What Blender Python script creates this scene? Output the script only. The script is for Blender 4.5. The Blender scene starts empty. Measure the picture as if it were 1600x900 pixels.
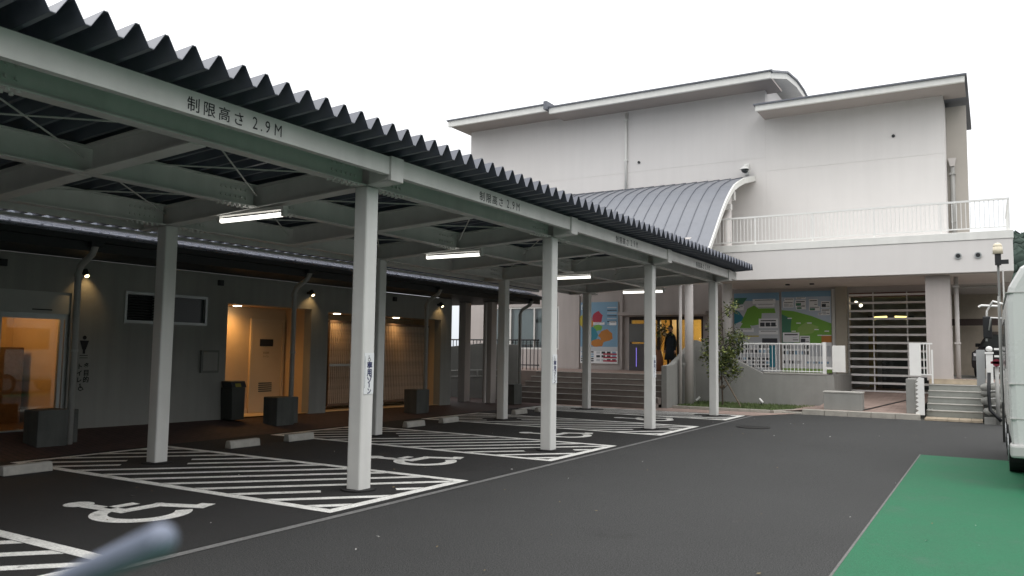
import bpy, math, random
from mathutils import Vector, Matrix, Euler
R = math.radians
S = bpy.context.scene
COL = S.collection
rnd = random.Random(7)

# ------------------------------------------------------------------ camera
cam_d = bpy.data.cameras.new('camera')
cam = bpy.data.objects.new('camera', cam_d); COL.objects.link(cam)
yaw, pit, rol, FPX = R(-31.09200483), R(4.56630198), R(0.789257), 1240.635
Fv = Vector((math.sin(yaw)*math.cos(pit), math.cos(yaw)*math.cos(pit), math.sin(pit)))
rv = Vector((math.cos(yaw), -math.sin(yaw), 0)); uv = rv.cross(Fv)
r2 = rv*math.cos(rol) + uv*math.sin(rol); u2 = uv*math.cos(rol) - rv*math.sin(rol)
M = Matrix((r2, u2, -Fv)).transposed().to_4x4(); M.translation = (0, 0, 1.6)
cam.matrix_world = M
cam_d.sensor_width = 36; cam_d.lens = 36*FPX/1600; cam_d.clip_start = .05; cam_d.clip_end = 2000
cam_d.dof.use_dof = True; cam_d.dof.focus_distance = 17; cam_d.dof.aperture_fstop = 3.2
S.camera = cam

# ------------------------------------------------------------------ light: bright overcast
SUN_EL, SUN_ROT = R(52), R(130)
W = bpy.data.worlds.new('World'); S.world = W; W.use_nodes = True
nt = W.node_tree; nt.nodes.clear()
out = nt.nodes.new('ShaderNodeOutputWorld'); bg = nt.nodes.new('ShaderNodeBackground')
sky = nt.nodes.new('ShaderNodeTexSky'); sky.sky_type = 'NISHITA'; sky.sun_disc = False
sky.sun_elevation = SUN_EL; sky.sun_rotation = SUN_ROT; sky.air_density = 1; sky.dust_density = 3
tc = nt.nodes.new('ShaderNodeTexCoord'); sp = nt.nodes.new('ShaderNodeSeparateXYZ')
rampw = nt.nodes.new('ShaderNodeValToRGB')
rampw.color_ramp.elements[0].position = 0.0; rampw.color_ramp.elements[0].color = (.300, .318, .340, 1)
rampw.color_ramp.elements[1].position = 1.0; rampw.color_ramp.elements[1].color = (1.0, .99, .98, 1)
e = rampw.color_ramp.elements.new(.25); e.color = (.50, .502, .506, 1)
mul = nt.nodes.new('ShaderNodeMixRGB'); mul.blend_type = 'MULTIPLY'; mul.inputs[0].default_value = 1
mul.inputs[2].default_value = (29.0, 29.0, 29.0, 1)
mix = nt.nodes.new('ShaderNodeMixRGB'); mix.inputs[0].default_value = .92
nt.links.new(tc.outputs['Generated'], sp.inputs[0]); nt.links.new(sp.outputs['Z'], rampw.inputs[0])
nt.links.new(rampw.outputs[0], mul.inputs[1]); nt.links.new(sky.outputs[0], mix.inputs[1]); nt.links.new(mul.outputs[0], mix.inputs[2])
nt.links.new(mix.outputs[0], bg.inputs[0]); bg.inputs[1].default_value = .1
nt.links.new(bg.outputs[0], out.inputs[0])
sd = bpy.data.lights.new('sun', 'SUN'); sd.energy = .5; sd.angle = R(40); sd.color = (1, .97, .93)
so = bpy.data.objects.new('sun', sd); COL.objects.link(so)
so.rotation_euler = (math.pi/2-SUN_EL, 0, math.pi-SUN_ROT)
S.view_settings.view_transform = 'Standard'; S.view_settings.look = 'None'
S.view_settings.exposure = 0; S.view_settings.gamma = 1; S.view_settings.use_curve_mapping = False
try:
    S.cycles.max_bounces = 8; S.cycles.diffuse_bounces = 4; S.cycles.use_denoising = True
except Exception: pass

# ------------------------------------------------------------------ materials
MATS = {}
def mat(name, col, rough=.7, var=.0, scale=4., bump=0., bscale=40., metal=0., spec=.4, streak=0., emit=None, estr=0., fine=0., fscale=120.):
    if name in MATS: return MATS[name]
    m = bpy.data.materials.new(name); m.use_nodes = True; MATS[name] = m
    n = m.node_tree.nodes; l = m.node_tree.links; b = n['Principled BSDF']
    b.inputs['Base Color'].default_value = (*col, 1); b.inputs['Roughness'].default_value = rough
    b.inputs['Metallic'].default_value = metal; b.inputs['Specular IOR Level'].default_value = spec
    if emit: b.inputs['Emission Color'].default_value = (*emit, 1); b.inputs['Emission Strength'].default_value = estr
    t = n.new('ShaderNodeTexCoord'); cur = None
    def mulnode(fac_sock, lo, hi):
        nonlocal cur
        r = n.new('ShaderNodeMapRange'); r.inputs['From Min'].default_value = .3; r.inputs['From Max'].default_value = .7
        r.inputs['To Min'].default_value = lo; r.inputs['To Max'].default_value = hi; l.new(fac_sock, r.inputs['Value'])
        x = n.new('ShaderNodeMixRGB'); x.blend_type = 'MULTIPLY'; x.inputs[0].default_value = 1
        if cur: l.new(cur, x.inputs[1])
        else: x.inputs[1].default_value = (*col, 1)
        l.new(r.outputs[0], x.inputs[2]); cur = x.outputs[0]
    if var:
        z = n.new('ShaderNodeTexNoise'); z.inputs['Scale'].default_value = scale; z.inputs['Detail'].default_value = 6; z.inputs['Roughness'].default_value = .65
        l.new(t.outputs['Object'], z.inputs['Vector']); mulnode(z.outputs['Fac'], 1-var, 1+var)
        rr = n.new('ShaderNodeMapRange'); rr.inputs['To Min'].default_value = max(.05, rough-.12); rr.inputs['To Max'].default_value = min(1, rough+.12)
        l.new(z.outputs['Fac'], rr.inputs['Value']); l.new(rr.outputs[0], b.inputs['Roughness'])
    if fine:
        z = n.new('ShaderNodeTexNoise'); z.inputs['Scale'].default_value = fscale; z.inputs['Detail'].default_value = 3
        l.new(t.outputs['Object'], z.inputs['Vector']); mulnode(z.outputs['Fac'], 1-fine, 1+fine)
    if streak:
        mp = n.new('ShaderNodeMapping'); mp.inputs['Scale'].default_value = (3, 3, .22)
        z = n.new('ShaderNodeTexNoise'); z.inputs['Scale'].default_value = 1.6; z.inputs['Detail'].default_value = 8
        l.new(t.outputs['Object'], mp.inputs['Vector']); l.new(mp.outputs[0], z.inputs['Vector']); mulnode(z.outputs['Fac'], 1-streak, 1+streak*.5)
    if cur: l.new(cur, b.inputs['Base Color'])
    if bump:
        z = n.new('ShaderNodeTexNoise'); z.inputs['Scale'].default_value = bscale; z.inputs['Detail'].default_value = 5
        bp = n.new('ShaderNodeBump'); bp.inputs['Strength'].default_value = bump; bp.inputs['Distance'].default_value = .02
        l.new(t.outputs['Object'], z.inputs['Vector']); l.new(z.outputs['Fac'], bp.inputs['Height']); l.new(bp.outputs[0], b.inputs['Normal'])
    return m
def emat(name, col, s):
    if name in MATS: return MATS[name]
    m = bpy.data.materials.new(name); m.use_nodes = True; n = m.node_tree.nodes; n.clear()
    o = n.new('ShaderNodeOutputMaterial'); e = n.new('ShaderNodeEmission'); e.inputs[0].default_value = (*col, 1); e.inputs[1].default_value = s
    m.node_tree.links.new(e.outputs[0], o.inputs[0]); MATS[name] = m; return m
def wear(m, name_scale, lo, hi, col, amount):
    """worn or stained blotches: a thresholded noise mixes a second real surface colour in"""
    n = m.node_tree.nodes; l = m.node_tree.links; b = n['Principled BSDF']
    t = n.new('ShaderNodeTexCoord'); z = n.new('ShaderNodeTexNoise'); z.inputs['Scale'].default_value = name_scale; z.inputs['Detail'].default_value = 9; z.inputs['Roughness'].default_value = .72
    r = n.new('ShaderNodeMapRange'); r.inputs['From Min'].default_value = lo; r.inputs['From Max'].default_value = hi; r.inputs['To Max'].default_value = amount
    x = n.new('ShaderNodeMixRGB'); x.inputs[2].default_value = (*col, 1)
    src = b.inputs['Base Color'].links[0].from_socket
    l.new(t.outputs['Object'], z.inputs['Vector']); l.new(z.outputs['Fac'], r.inputs['Value']); l.new(r.outputs[0], x.inputs[0]); l.new(src, x.inputs[1]); l.new(x.outputs[0], b.inputs['Base Color'])
def glassmat(name, tint=(.9, .95, .95), refl=1.0):
    m = bpy.data.materials.new(name); m.use_nodes = True; n = m.node_tree.nodes; l = m.node_tree.links; n.clear()
    o = n.new('ShaderNodeOutputMaterial'); t = n.new('ShaderNodeBsdfTransparent'); g = n.new('ShaderNodeBsdfGlossy')
    t.inputs[0].default_value = (*tint, 1); g.inputs['Roughness'].default_value = .02
    f = n.new('ShaderNodeFresnel'); f.inputs[0].default_value = 1.5; x = n.new('ShaderNodeMixShader')
    k = n.new('ShaderNodeMath'); k.operation = 'MULTIPLY'; k.inputs[1].default_value = refl; k.use_clamp = True
    l.new(f.outputs[0], k.inputs[0]); l.new(k.outputs[0], x.inputs[0]); l.new(t.outputs[0], x.inputs[1]); l.new(g.outputs[0], x.inputs[2]); l.new(x.outputs[0], o.inputs[0])
    MATS[name] = m; return m
def brickmat(name, c1, c2, mortar, w, h, ms=.012, rough=.8, bump=.3):
    m = bpy.data.materials.new(name); m.use_nodes = True; n = m.node_tree.nodes; l = m.node_tree.links; b = n['Principled BSDF']
    t = n.new('ShaderNodeTexCoord'); k = n.new('ShaderNodeTexBrick'); k.inputs['Scale'].default_value = 1
    k.inputs['Color1'].default_value = (*c1, 1); k.inputs['Color2'].default_value = (*c2, 1); k.inputs['Mortar'].default_value = (*mortar, 1)
    k.inputs['Mortar Size'].default_value = ms; k.inputs['Brick Width'].default_value = w; k.inputs['Row Height'].default_value = h
    z = n.new('ShaderNodeTexNoise'); z.inputs['Scale'].default_value = 3; z.inputs['Detail'].default_value = 7
    r = n.new('ShaderNodeMapRange'); r.inputs['To Min'].default_value = .6; r.inputs['To Max'].default_value = 1.4
    x = n.new('ShaderNodeMixRGB'); x.blend_type = 'MULTIPLY'; x.inputs[0].default_value = 1
    l.new(t.outputs['Object'], k.inputs['Vector']); l.new(t.outputs['Object'], z.inputs['Vector']); l.new(z.outputs['Fac'], r.inputs['Value'])
    l.new(k.outputs['Color'], x.inputs[1]); l.new(r.outputs[0], x.inputs[2]); l.new(x.outputs[0], b.inputs['Base Color'])
    b.inputs['Roughness'].default_value = rough
    bp = n.new('ShaderNodeBump'); bp.inputs['Strength'].default_value = bump; bp.inputs['Distance'].default_value = .01; bp.invert = True
    l.new(k.outputs['Fac'], bp.inputs['Height']); l.new(bp.outputs[0], b.inputs['Normal'])
    MATS[name] = m; return m

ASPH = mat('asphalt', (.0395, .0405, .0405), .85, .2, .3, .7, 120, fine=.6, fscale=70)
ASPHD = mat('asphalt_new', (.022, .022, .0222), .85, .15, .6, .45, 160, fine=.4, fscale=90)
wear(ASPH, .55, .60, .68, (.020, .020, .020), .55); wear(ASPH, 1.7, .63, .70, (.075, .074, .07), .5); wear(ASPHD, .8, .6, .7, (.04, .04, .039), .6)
LINE = mat('line_paint', (.72, .72, .69), .75, .16, 5, .15, 120, fine=.22, fscale=45)
GREENP = mat('green_paint', (.010, .118, .054), .75, .10, 1.4, .35, 140, fine=.2, fscale=70)
wear(LINE, 6, .58, .68, (.16, .16, .155), .75); wear(GREENP, 1.3, .56, .70, (.05, .105, .075), .55); wear(GREENP, 9, .62, .70, (.05, .06, .055), .6)
CONC = mat('concrete', (.27, .27, .255), .85, .10, 1.4, .25, 60, streak=.06)
CONCL = mat('concrete_light', (.44, .43, .40), .85, .14, 3, .25, 60, streak=.1)
CONCD = mat('concrete_dark', (.10, .105, .10), .9, .2, 2, .25, 60, streak=.2)
KERB = mat('kerb_stone', (.38, .36, .32), .85, .16, 5, .25, 70)
TAN = mat('tan_tile', (.42, .35, .26), .7, .14, 6, .1, 60)
STEPM = mat('step_stone', (.26, .27, .25), .8, .12, 5, .2, 70)
STEPB = mat('step_brown', (.17, .145, .13), .8, .15, 4, .2, 70)
STEEL = mat('white_painted_steel', (.66, .65, .63), .5, .07, 2, .03, 30, streak=.07)
STEELC = mat('column_paint', (.66, .66, .64), .45, .05, 2, .02, 30, streak=.06)
ROD = mat('brace_rod', (.6, .6, .57), .45, .05)
ROOF = mat('folded_roof', (.075, .085, .115), .34, .04, .6, spec=.7)
GUTT = mat('gutter_dark', (.045, .045, .05), .6, .1)
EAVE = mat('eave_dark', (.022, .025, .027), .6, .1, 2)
RROOF = mat('seam_roof_dark', (.42, .44, .50), .22, .06, 1.5, spec=.8, metal=.75)
CANR = mat('seam_roof_blue', (.175, .186, .212), .42, .06, .8, .02, 20, spec=.5, streak=.05)
SEAM = mat('seam_dark', (.14, .15, .175), .5, .06)
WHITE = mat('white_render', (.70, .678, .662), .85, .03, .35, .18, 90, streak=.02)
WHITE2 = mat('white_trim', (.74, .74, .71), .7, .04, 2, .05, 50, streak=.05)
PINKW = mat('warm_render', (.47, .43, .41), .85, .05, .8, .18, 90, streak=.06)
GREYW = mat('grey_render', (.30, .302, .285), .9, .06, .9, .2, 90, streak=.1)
WARMW = mat('cream_wall', (.58, .43, .27), .8, .05, 2, .08, 60)
DOORC = mat('cream_door', (.62, .48, .31), .6, .03, 2)
WOOD = mat('brown_louvre', (.16, .105, .07), .65, .25, 9, .1, 60)
ALU = mat('aluminium', (.36, .38, .38), .35, .06, 5, spec=.5, metal=.4)
BLACK = mat('black_plastic', (.015, .016, .018), .5)
INK = mat('black_ink', (.012, .012, .016), .7)
NAVY = mat('navy_ink', (.03, .035, .10), .7)
PAPER = mat('white_sign', (.72, .74, .75), .6, .03, 4)
PIPE = mat('grey_pipe', (.36, .36, .345), .5, .08, 3)
PIPEW = mat('pale_pipe', (.58, .55, .53), .5, .06, 3)
WOODG = mat('stake_wood', (.14, .11, .08), .9, .2, 9)
BARK = mat('bark', (.07, .055, .042), .95, .3, 18, .5, 50)
LEAF = mat('leaf', (.17, .20, .06), .6, .35, 3)
LEAF2 = mat('leaf_dark', (.055, .085, .035), .6, .35, 3)
GRASS = mat('grass_blades', (.10, .14, .05), .8, .3, 5)
SOIL = mat('turf_soil', (.075, .09, .04), .95, .3, 6, .5, 60)
HILL = mat('hill_forest', (.035, .055, .045), .95, .35, .2)
ROCK = mat('river_stone', (.27, .27, .25), .85, .25, 6, .3, 30)
WPAINT = mat('white_gloss_paint', (.78, .78, .76), .35, .03, 3)
VANW = mat('van_white', (.56, .57, .56), .28, .012, 1.5, spec=.5)
BLACKCAR = mat('black_car_paint', (.018, .018, .02), .2, .02, 2, spec=.6)
WHITECAR = mat('white_car_paint', (.72, .73, .73), .22, .02, 2, spec=.6)
RUB = mat('tyre_rubber', (.02, .02, .021), .85)
RIM = mat('wheel_rim', (.45, .46, .47), .35, metal=.6)
CARGL = mat('car_glass', (.03, .035, .035), .08, spec=.8)
GRGL = mat('green_door_glass', (.20, .25, .11), .12, spec=.8)
REDV = mat('valve_red', (.16, .015, .03), .5)
CREAM = mat('cream_plastic', (.66, .60, .46), .5)
POLEB = mat('blue_grey_rod', (.17, .195, .26), .55, .06, 8)
CLOTH = mat('dark_coat', (.018, .026, .034), .9, .2, 12)
TROUS = mat('black_trousers', (.014, .014, .016), .9)
SKIN = mat('skin', (.40, .25, .18), .6)
HAIR = mat('black_hair', (.012, .01, .009), .5)
IRON = mat('cast_iron', (.014, .014, .014), .6, .2, 14, .4, 40)
PINKT = brickmat('pink_paving', (.34, .25, .215), (.29, .215, .185), (.20, .16, .14), .3, .15, .008)
BRICKP = brickmat('red_brick_paving', (.070, .036, .031), (.056, .030, .027), (.03, .02, .018), .22, .11, .01)
GLASS = glassmat('door_glass', (.80, .82, .80), 1.5)
GLASSB = glassmat('shop_glass', (.82, .86, .86), 1.4)
TUBE = emat('tube_light', (1, .98, .90), 2.6)
WARME = emat('warm_lamp', (1, .72, .36), 9)
WHITEE = emat('downlight_glow', (1, .86, .62), 14)
YELE = emat('yellow_lamp', (1, .76, .26), 3.0)  # emission that imitates reflections of lamps at the shutter
PURE = emat('purple_strip', (.35, .28, 1), .7)

# ------------------------------------------------------------------ mesh builder
class MB:
    def __init__(s): s.v = []; s.f = []; s.m = []
    def poly(s, pts, m=0):
        i = len(s.v); s.v += [tuple(p) for p in pts]; s.f.append(tuple(range(i, i+len(pts)))); s.m.append(m); return s
    def box(s, x0, x1, y0, y1, z0, z1, m=0):
        if x0 > x1: x0, x1 = x1, x0
        if y0 > y1: y0, y1 = y1, y0
        if z0 > z1: z0, z1 = z1, z0
        i = len(s.v)
        s.v += [(x0,y0,z0),(x1,y0,z0),(x1,y1,z0),(x0,y1,z0),(x0,y0,z1),(x1,y0,z1),(x1,y1,z1),(x0,y1,z1)]
        for q in ((0,3,2,1),(4,5,6,7),(0,1,5,4),(1,2,6,5),(2,3,7,6),(3,0,4,7)):
            s.f.append(tuple(i+k for k in q)); s.m.append(m)
        return s
    def prism(s, pts, ext, m=0):
        ext = Vector(ext); pts = [Vector(p) for p in pts]; n = len(pts); i = len(s.v)
        nrm = Vector((0,0,0))
        for k in range(n):
            a, b = pts[k], pts[(k+1) % n]; nrm += a.cross(b)
        if nrm.dot(ext) > 0: pts = pts[::-1]
        s.v += [tuple(p) for p in pts] + [tuple(p+ext) for p in pts]
        s.f.append(tuple(range(i, i+n))); s.m.append(m)
        s.f.append(tuple(range(i+2*n-1, i+n-1, -1))); s.m.append(m)
        for k in range(n):
            a, b = i+k, i+(k+1) % n
            s.f.append((b, a, a+n, b+n)); s.m.append(m)
        return s
    def tube(s, pts, r, n=8, m=0, r2=None, caps=True):
        pts = [Vector(p) for p in pts]; k = len(pts); base = len(s.v)
        for j, p in enumerate(pts):
            d = (pts[min(j+1, k-1)]-pts[max(j-1, 0)]).normalized()
            a = d.orthogonal().normalized() if j == 0 else (a - d*a.dot(d)).normalized()
            b = d.cross(a); rr = r if r2 is None else r+(r2-r)*j/max(1, k-1)
            if isinstance(r, (list, tuple)): rr = r[j]
            for q in range(n):
                t = 2*math.pi*q/n; s.v.append(tuple(p+a*math.cos(t)*rr+b*math.sin(t)*rr))
        for j in range(k-1):
            for q in range(n):
                s.f.append((base+j*n+q, base+j*n+(q+1) % n, base+(j+1)*n+(q+1) % n, base+(j+1)*n+q)); s.m.append(m)
        if caps:
            s.f.append(tuple(base+q for q in range(n-1, -1, -1))); s.m.append(m)
            s.f.append(tuple(base+(k-1)*n+q for q in range(n))); s.m.append(m)
        return s
    def ball(s, c, r, n=12, k=7, m=0, sq=(1,1,1), z0=-1., jit=0, rg=None):
        c = Vector(c); base = len(s.v)
        for j in range(k+1):
            zz = z0+(1-z0)*j/k; rr = math.sqrt(max(0, 1-zz*zz))
            for q in range(n):
                t = 2*math.pi*q/n; w = 1 if not jit else 1+rg.uniform(-jit, jit)
                s.v.append((c.x+r*sq[0]*rr*math.cos(t)*w, c.y+r*sq[1]*rr*math.sin(t)*w, c.z+r*sq[2]*zz*w))
        for j in range(k):
            for q in range(n):
                s.f.append((base+j*n+q, base+j*n+(q+1) % n, base+(j+1)*n+(q+1) % n, base+(j+1)*n+q)); s.m.append(m)
        s.f.append(tuple(base+q for q in range(n-1, -1, -1))); s.m.append(m)
        return s
    def wall(s, axis, w0, w1, u0, u1, v0, v1, holes=(), m=0):
        """slab of thickness w0..w1; axis 'x': plane X=w, u=Y; axis 'y': plane Y=w, u=X; v=Z"""
        us = sorted(set([u0, u1]+[min(max(h[k], u0), u1) for h in holes for k in (0, 1)]))
        vs = sorted(set([v0, v1]+[min(max(h[k], v0), v1) for h in holes for k in (2, 3)]))
        def P(u, v, w): return (w, u, v) if axis == 'x' else (u, w, v)
        def solid(i, j):
            if i < 0 or j < 0 or i >= len(us)-1 or j >= len(vs)-1: return False
            cu, cv = (us[i]+us[i+1])/2, (vs[j]+vs[j+1])/2
            return not any(h[0] < cu < h[1] and h[2] < cv < h[3] for h in holes)
        for i in range(len(us)-1):
            for j in range(len(vs)-1):
                if not solid(i, j): continue
                a, b, c, d = us[i], us[i+1], vs[j], vs[j+1]
                s.poly([P(a,c,w0), P(b,c,w0), P(b,d,w0), P(a,d,w0)], m); s.poly([P(a,c,w1), P(a,d,w1), P(b,d,w1), P(b,c,w1)], m)
                if not solid(i-1, j): s.poly([P(a,c,w0), P(a,d,w0), P(a,d,w1), P(a,c,w1)], m)
                if not solid(i+1, j): s.poly([P(b,c,w0), P(b,c,w1), P(b,d,w1), P(b,d,w0)], m)
                if not solid(i, j-1): s.poly([P(a,c,w0), P(a,c,w1), P(b,c,w1), P(b,c,w0)], m)
                if not solid(i, j+1): s.poly([P(a,d,w0), P(b,d,w0), P(b,d,w1), P(a,d,w1)], m)
        return s
    def build(s, name, mats, parent=None, smooth=False, bevel=0, kind=None, recalc=False):
        if not isinstance(mats, (list, tuple)): mats = [mats]
        off = Vector((0,0,0)); p = parent
        while p is not None: off += p.location; p = p.parent
        me = bpy.data.meshes.new(name); me.from_pydata([tuple(Vector(v)-off) for v in s.v], [], s.f)
        for mm in mats: me.materials.append(mm)
        for i, pl in enumerate(me.polygons): pl.material_index = s.m[i]; pl.use_smooth = smooth
        me.validate()
        if recalc:
            import bmesh
            bm = bmesh.new(); bm.from_mesh(me); bmesh.ops.remove_doubles(bm, verts=bm.verts, dist=1e-5); bmesh.ops.recalc_face_normals(bm, faces=bm.faces); bm.to_mesh(me); bm.free()
        o = bpy.data.objects.new(name, me); COL.objects.link(o)
        if parent is not None: o.parent = parent
        if bevel:
            b = o.modifiers.new('edge', 'BEVEL'); b.width = bevel; b.segments = 2; b.limit_method = 'ANGLE'; b.angle_limit = R(40)
        if kind: o['kind'] = kind
        return o
def tag(o, label, cat, group=None):
    o['label'] = label; o['category'] = cat
    if group: o['group'] = group
    return o
def thing(name, label, cat, loc=(0,0,0), group=None):
    o = bpy.data.objects.new(name, None); o.empty_display_size = .2; COL.objects.link(o); o.location = loc
    return tag(o, label, cat, group)
def dup_child(o, parent, loc=None):
    c = o.copy(); COL.objects.link(c); c.parent = parent
    if loc is not None: c.location = loc
    for ch in list(o.children): dup_child(ch, c)
    return c
def dup(o, loc, label, rot=None):
    c = o.copy(); COL.objects.link(c); c.location = loc; c['label'] = label
    if rot is not None: c.rotation_euler = rot
    for ch in list(o.children): dup_child(ch, c)
    return c

_fc = bpy.data.curves.new('lettering', 'FONT'); _fo = bpy.data.objects.new('lettering', _fc); COL.objects.link(_fo)
_fc.resolution_u = 3
def glyphs(mb, text, size, org, right, up, m=0, align='LEFT', bold=0., lift=.0):
    """flat lettering: 2-D text outline laid on a plane"""
    _fc.body = text; _fc.size = size; _fc.align_x = align; _fc.offset = bold
    dg = bpy.context.evaluated_depsgraph_get(); ev = _fo.evaluated_get(dg); me = ev.to_mesh()
    org, right, up = Vector(org), Vector(right), Vector(up); nn = right.cross(up)*lift; i = len(mb.v)
    for v in me.vertices: mb.v.append(tuple(org+right*v.co.x+up*v.co.y+nn))
    for p in me.polygons: mb.f.append(tuple(i+k for k in p.vertices)); mb.m.append(m)
    ev.to_mesh_clear()

# ================================================================== GROUND
def sheet(name, x0, x1, y0, y1, z, m):
    o = MB().poly([(x0,y0,z),(x1,y0,z),(x1,y1,z),(x0,y1,z)]).build(name, m); o['kind'] = 'structure'; return o
sheet('ground', -700, 700, -400, 900, -.03, mat('far_ground', (.13, .13, .115), .9, .2, .05))
sheet('parking_lot', -12.4, 30, -12, 22.78, 0, ASPH)
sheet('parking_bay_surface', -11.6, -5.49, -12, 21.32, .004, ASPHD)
sheet('gutter_strip', -5.455, -5.37, -8, 21.25, .006, mat('strip_concrete', (.15, .15, .148), .8, .2, 3, .2, 80, fine=.25, fscale=40))
sheet('green_marking', -1.04, 6.5, -3, 14.77, .005, GREENP)
sheet('marking_edge_line', -1.058, -1.038, -3, 14.78, .0075, mat('pale_line', (.13, .13, .125), .8, .2, 4, fine=.3, fscale=60))
lt = MB(); rl_ = random.Random(77)
for k in range(150):
    x, y = rl_.uniform(-9, 4), rl_.uniform(2.5, 22); a = rl_.uniform(0, 6.28); q = rl_.uniform(.008, .024)
    lt.poly([(x+q*math.cos(a+i*1.57)*(1 if i % 2 else .5), y+q*math.sin(a+i*1.57)*(1 if i % 2 else .5), .013+.012*rl_.random()) for i in range(4)], rl_.choice((0, 0, 1)))
o = lt.build('litter', [mat('dry_leaf', (.22, .17, .09), .9), mat('paper_scrap', (.6, .6, .57), .8)]); o['kind'] = 'stuff'; o['label'] = 'tiny dry leaves and scraps scattered over the asphalt'; o['category'] = 'litter'
# hatched zones
def stripe_geo(x0, x1, y0, y1, cols):
    """45 degree stripes clipped to the rectangle, leaving a round gap at each column foot"""
    out = []; w = .125; sp = .42
    def clip(poly, a, b, c):
        res = []
        for k in range(len(poly)):
            p, q = poly[k], poly[(k+1) % len(poly)]; dp = a*p[0]+b*p[1]-c; dq = a*q[0]+b*q[1]-c
            if dp >= 0: res.append(p)
            if dp*dq < 0: t = dp/(dp-dq); res.append((p[0]+(q[0]-p[0])*t, p[1]+(q[1]-p[1])*t))
        return res
    d = -14.
    dx, dy = math.cos(R(46)), math.sin(R(46)); nx, ny = dy, -dx
    k = -40
    while k < 60:
        c0 = k*sp
        cx, cy = x0+nx*c0, y0+ny*c0
        poly = [(cx-dx*20, cy-dy*20), (cx+dx*20, cy+dy*20), (cx+dx*20+nx*w, cy+dy*20+ny*w), (cx-dx*20+nx*w, cy-dy*20+ny*w)]
        for a, b, c in ((1,0,x0),(-1,0,-x1),(0,1,y0),(0,-1,-y1)):
            if poly: poly = clip(poly, a, b, c)
        k += 1
        if len(poly) < 3: continue
        segs = [poly]
        for (px, py) in cols:       # cut a gap 0.36 m before and behind the column
            mid = (px*nx+py*ny)
            cc = sum(p[0]*nx+p[1]*ny for p in poly)/len(poly)
            if abs(cc-mid) < .30:
                t = px*dx+py*dy; new = []
                for sg in segs:
                    a1 = clip(sg, -dx, -dy, -(t-.42)); a2 = clip(sg, dx, dy, t+.42)
                    new += [q for q in (a1, a2) if len(q) >= 3]
                segs = new
        out += segs
    return out
COLY = [-6.62, -2.08, 2.46, 7.0, 11.54, 16.05, 20.6]
XF, XB = -6.23, -9.9
for i, cy in enumerate(COLY):
    y0, y1 = cy-1.15, cy+1.25
    if i == 6: y0, y1 = 19.35, 21.15
    x0, x1 = -11.3, -5.56
    if i < 2: continue
    if i == 2: y0, y1 = 1.3, 3.72
    h = bpy.data.objects.new('hatched_marking', None); COL.objects.link(h); h.location = (-8.4, cy, .008); h['kind'] = 'structure'
    b = .13
    fr = MB()
    for (a, bb, c, d) in ((x0, x1-b, y0, y0+b), (x0, x1-b, y1-b, y1), (x1-b, x1, y0, y1), (x0-.12, x0, y0, y1)):
        fr.poly([(a,c,.009),(bb,c,.009),(bb,d,.009),(a,d,.009)])
    fr.build('border_line', LINE, h)
    for pl in stripe_geo(x0+.01, x1-b-.01, y0+b+.01, y1-b-.01, [(XF, cy), (XB, cy)]):
        MB().poly([(p[0], p[1], .009) for p in pl]).build('stripe', LINE, h)
# wheelchair symbols
def symbol(mb, P, z, m=0, lw=.16):
    """flat accessible-parking symbol; P maps 2-D (u,v) to the plane point"""
    def stroke(pts, w):
        for k in range(len(pts)-1):
            a, b = Vector(pts[k]), Vector(pts[k+1]); d = (b-a).normalized(); n = Vector((-d.y, d.x))*w/2
            e0 = d*w*.5 if k > 0 else d*0; e1 = d*w*.5 if k < len(pts)-2 else d*0
            zz = z+.0004*k
            mb.poly([P(*(a-e0+n), zz), P(*(a-e0-n), zz), P(*(b+e1-n), zz), P(*(b+e1+n), zz)], m)
    c = [(0.02+.135*math.cos(t*math.pi/9), 1.02+.135*math.sin(t*math.pi/9)) for t in range(18)]
    mb.poly([P(x, y, z) for x, y in c], m)
    stroke([(.02, .90), (.07, .40), (.44, .40), (.60, .02), (.74, .07)], lw)
    stroke([(.06, .64), (.36, .64)], lw*.8)
    N = 22; ro, ri = .43, .43-lw
    cx, cy = .12, .20
    def an(k): return R(112+k*(215/N))
    for k in range(N):
        a, b = an(k), an(k+1)
        mb.poly([P(cx+ro*math.cos(a), cy+ro*math.sin(a), z+.001), P(cx+ri*math.cos(a), cy+ri*math.sin(a), z+.001),
                 P(cx+ri*math.cos(b), cy+ri*math.sin(b), z+.001), P(cx+ro*math.cos(b), cy+ro*math.sin(b), z+.001)], m)
first = None
for yc in (4.83, 9.3, 13.82, 18.42):
    if first is None:
        mb = MB(); symbol(mb, lambda u, v, z: (-6.82-v*1.06, yc-.12+u*1.06, z), .009, lw=.15)
        first = mb.build('wheelchair_symbol', LINE); first['kind'] = 'structure'; y0s = yc
    else:
        o = first.copy(); COL.objects.link(o); o.location = (0, yc-y0s, 0)
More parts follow.
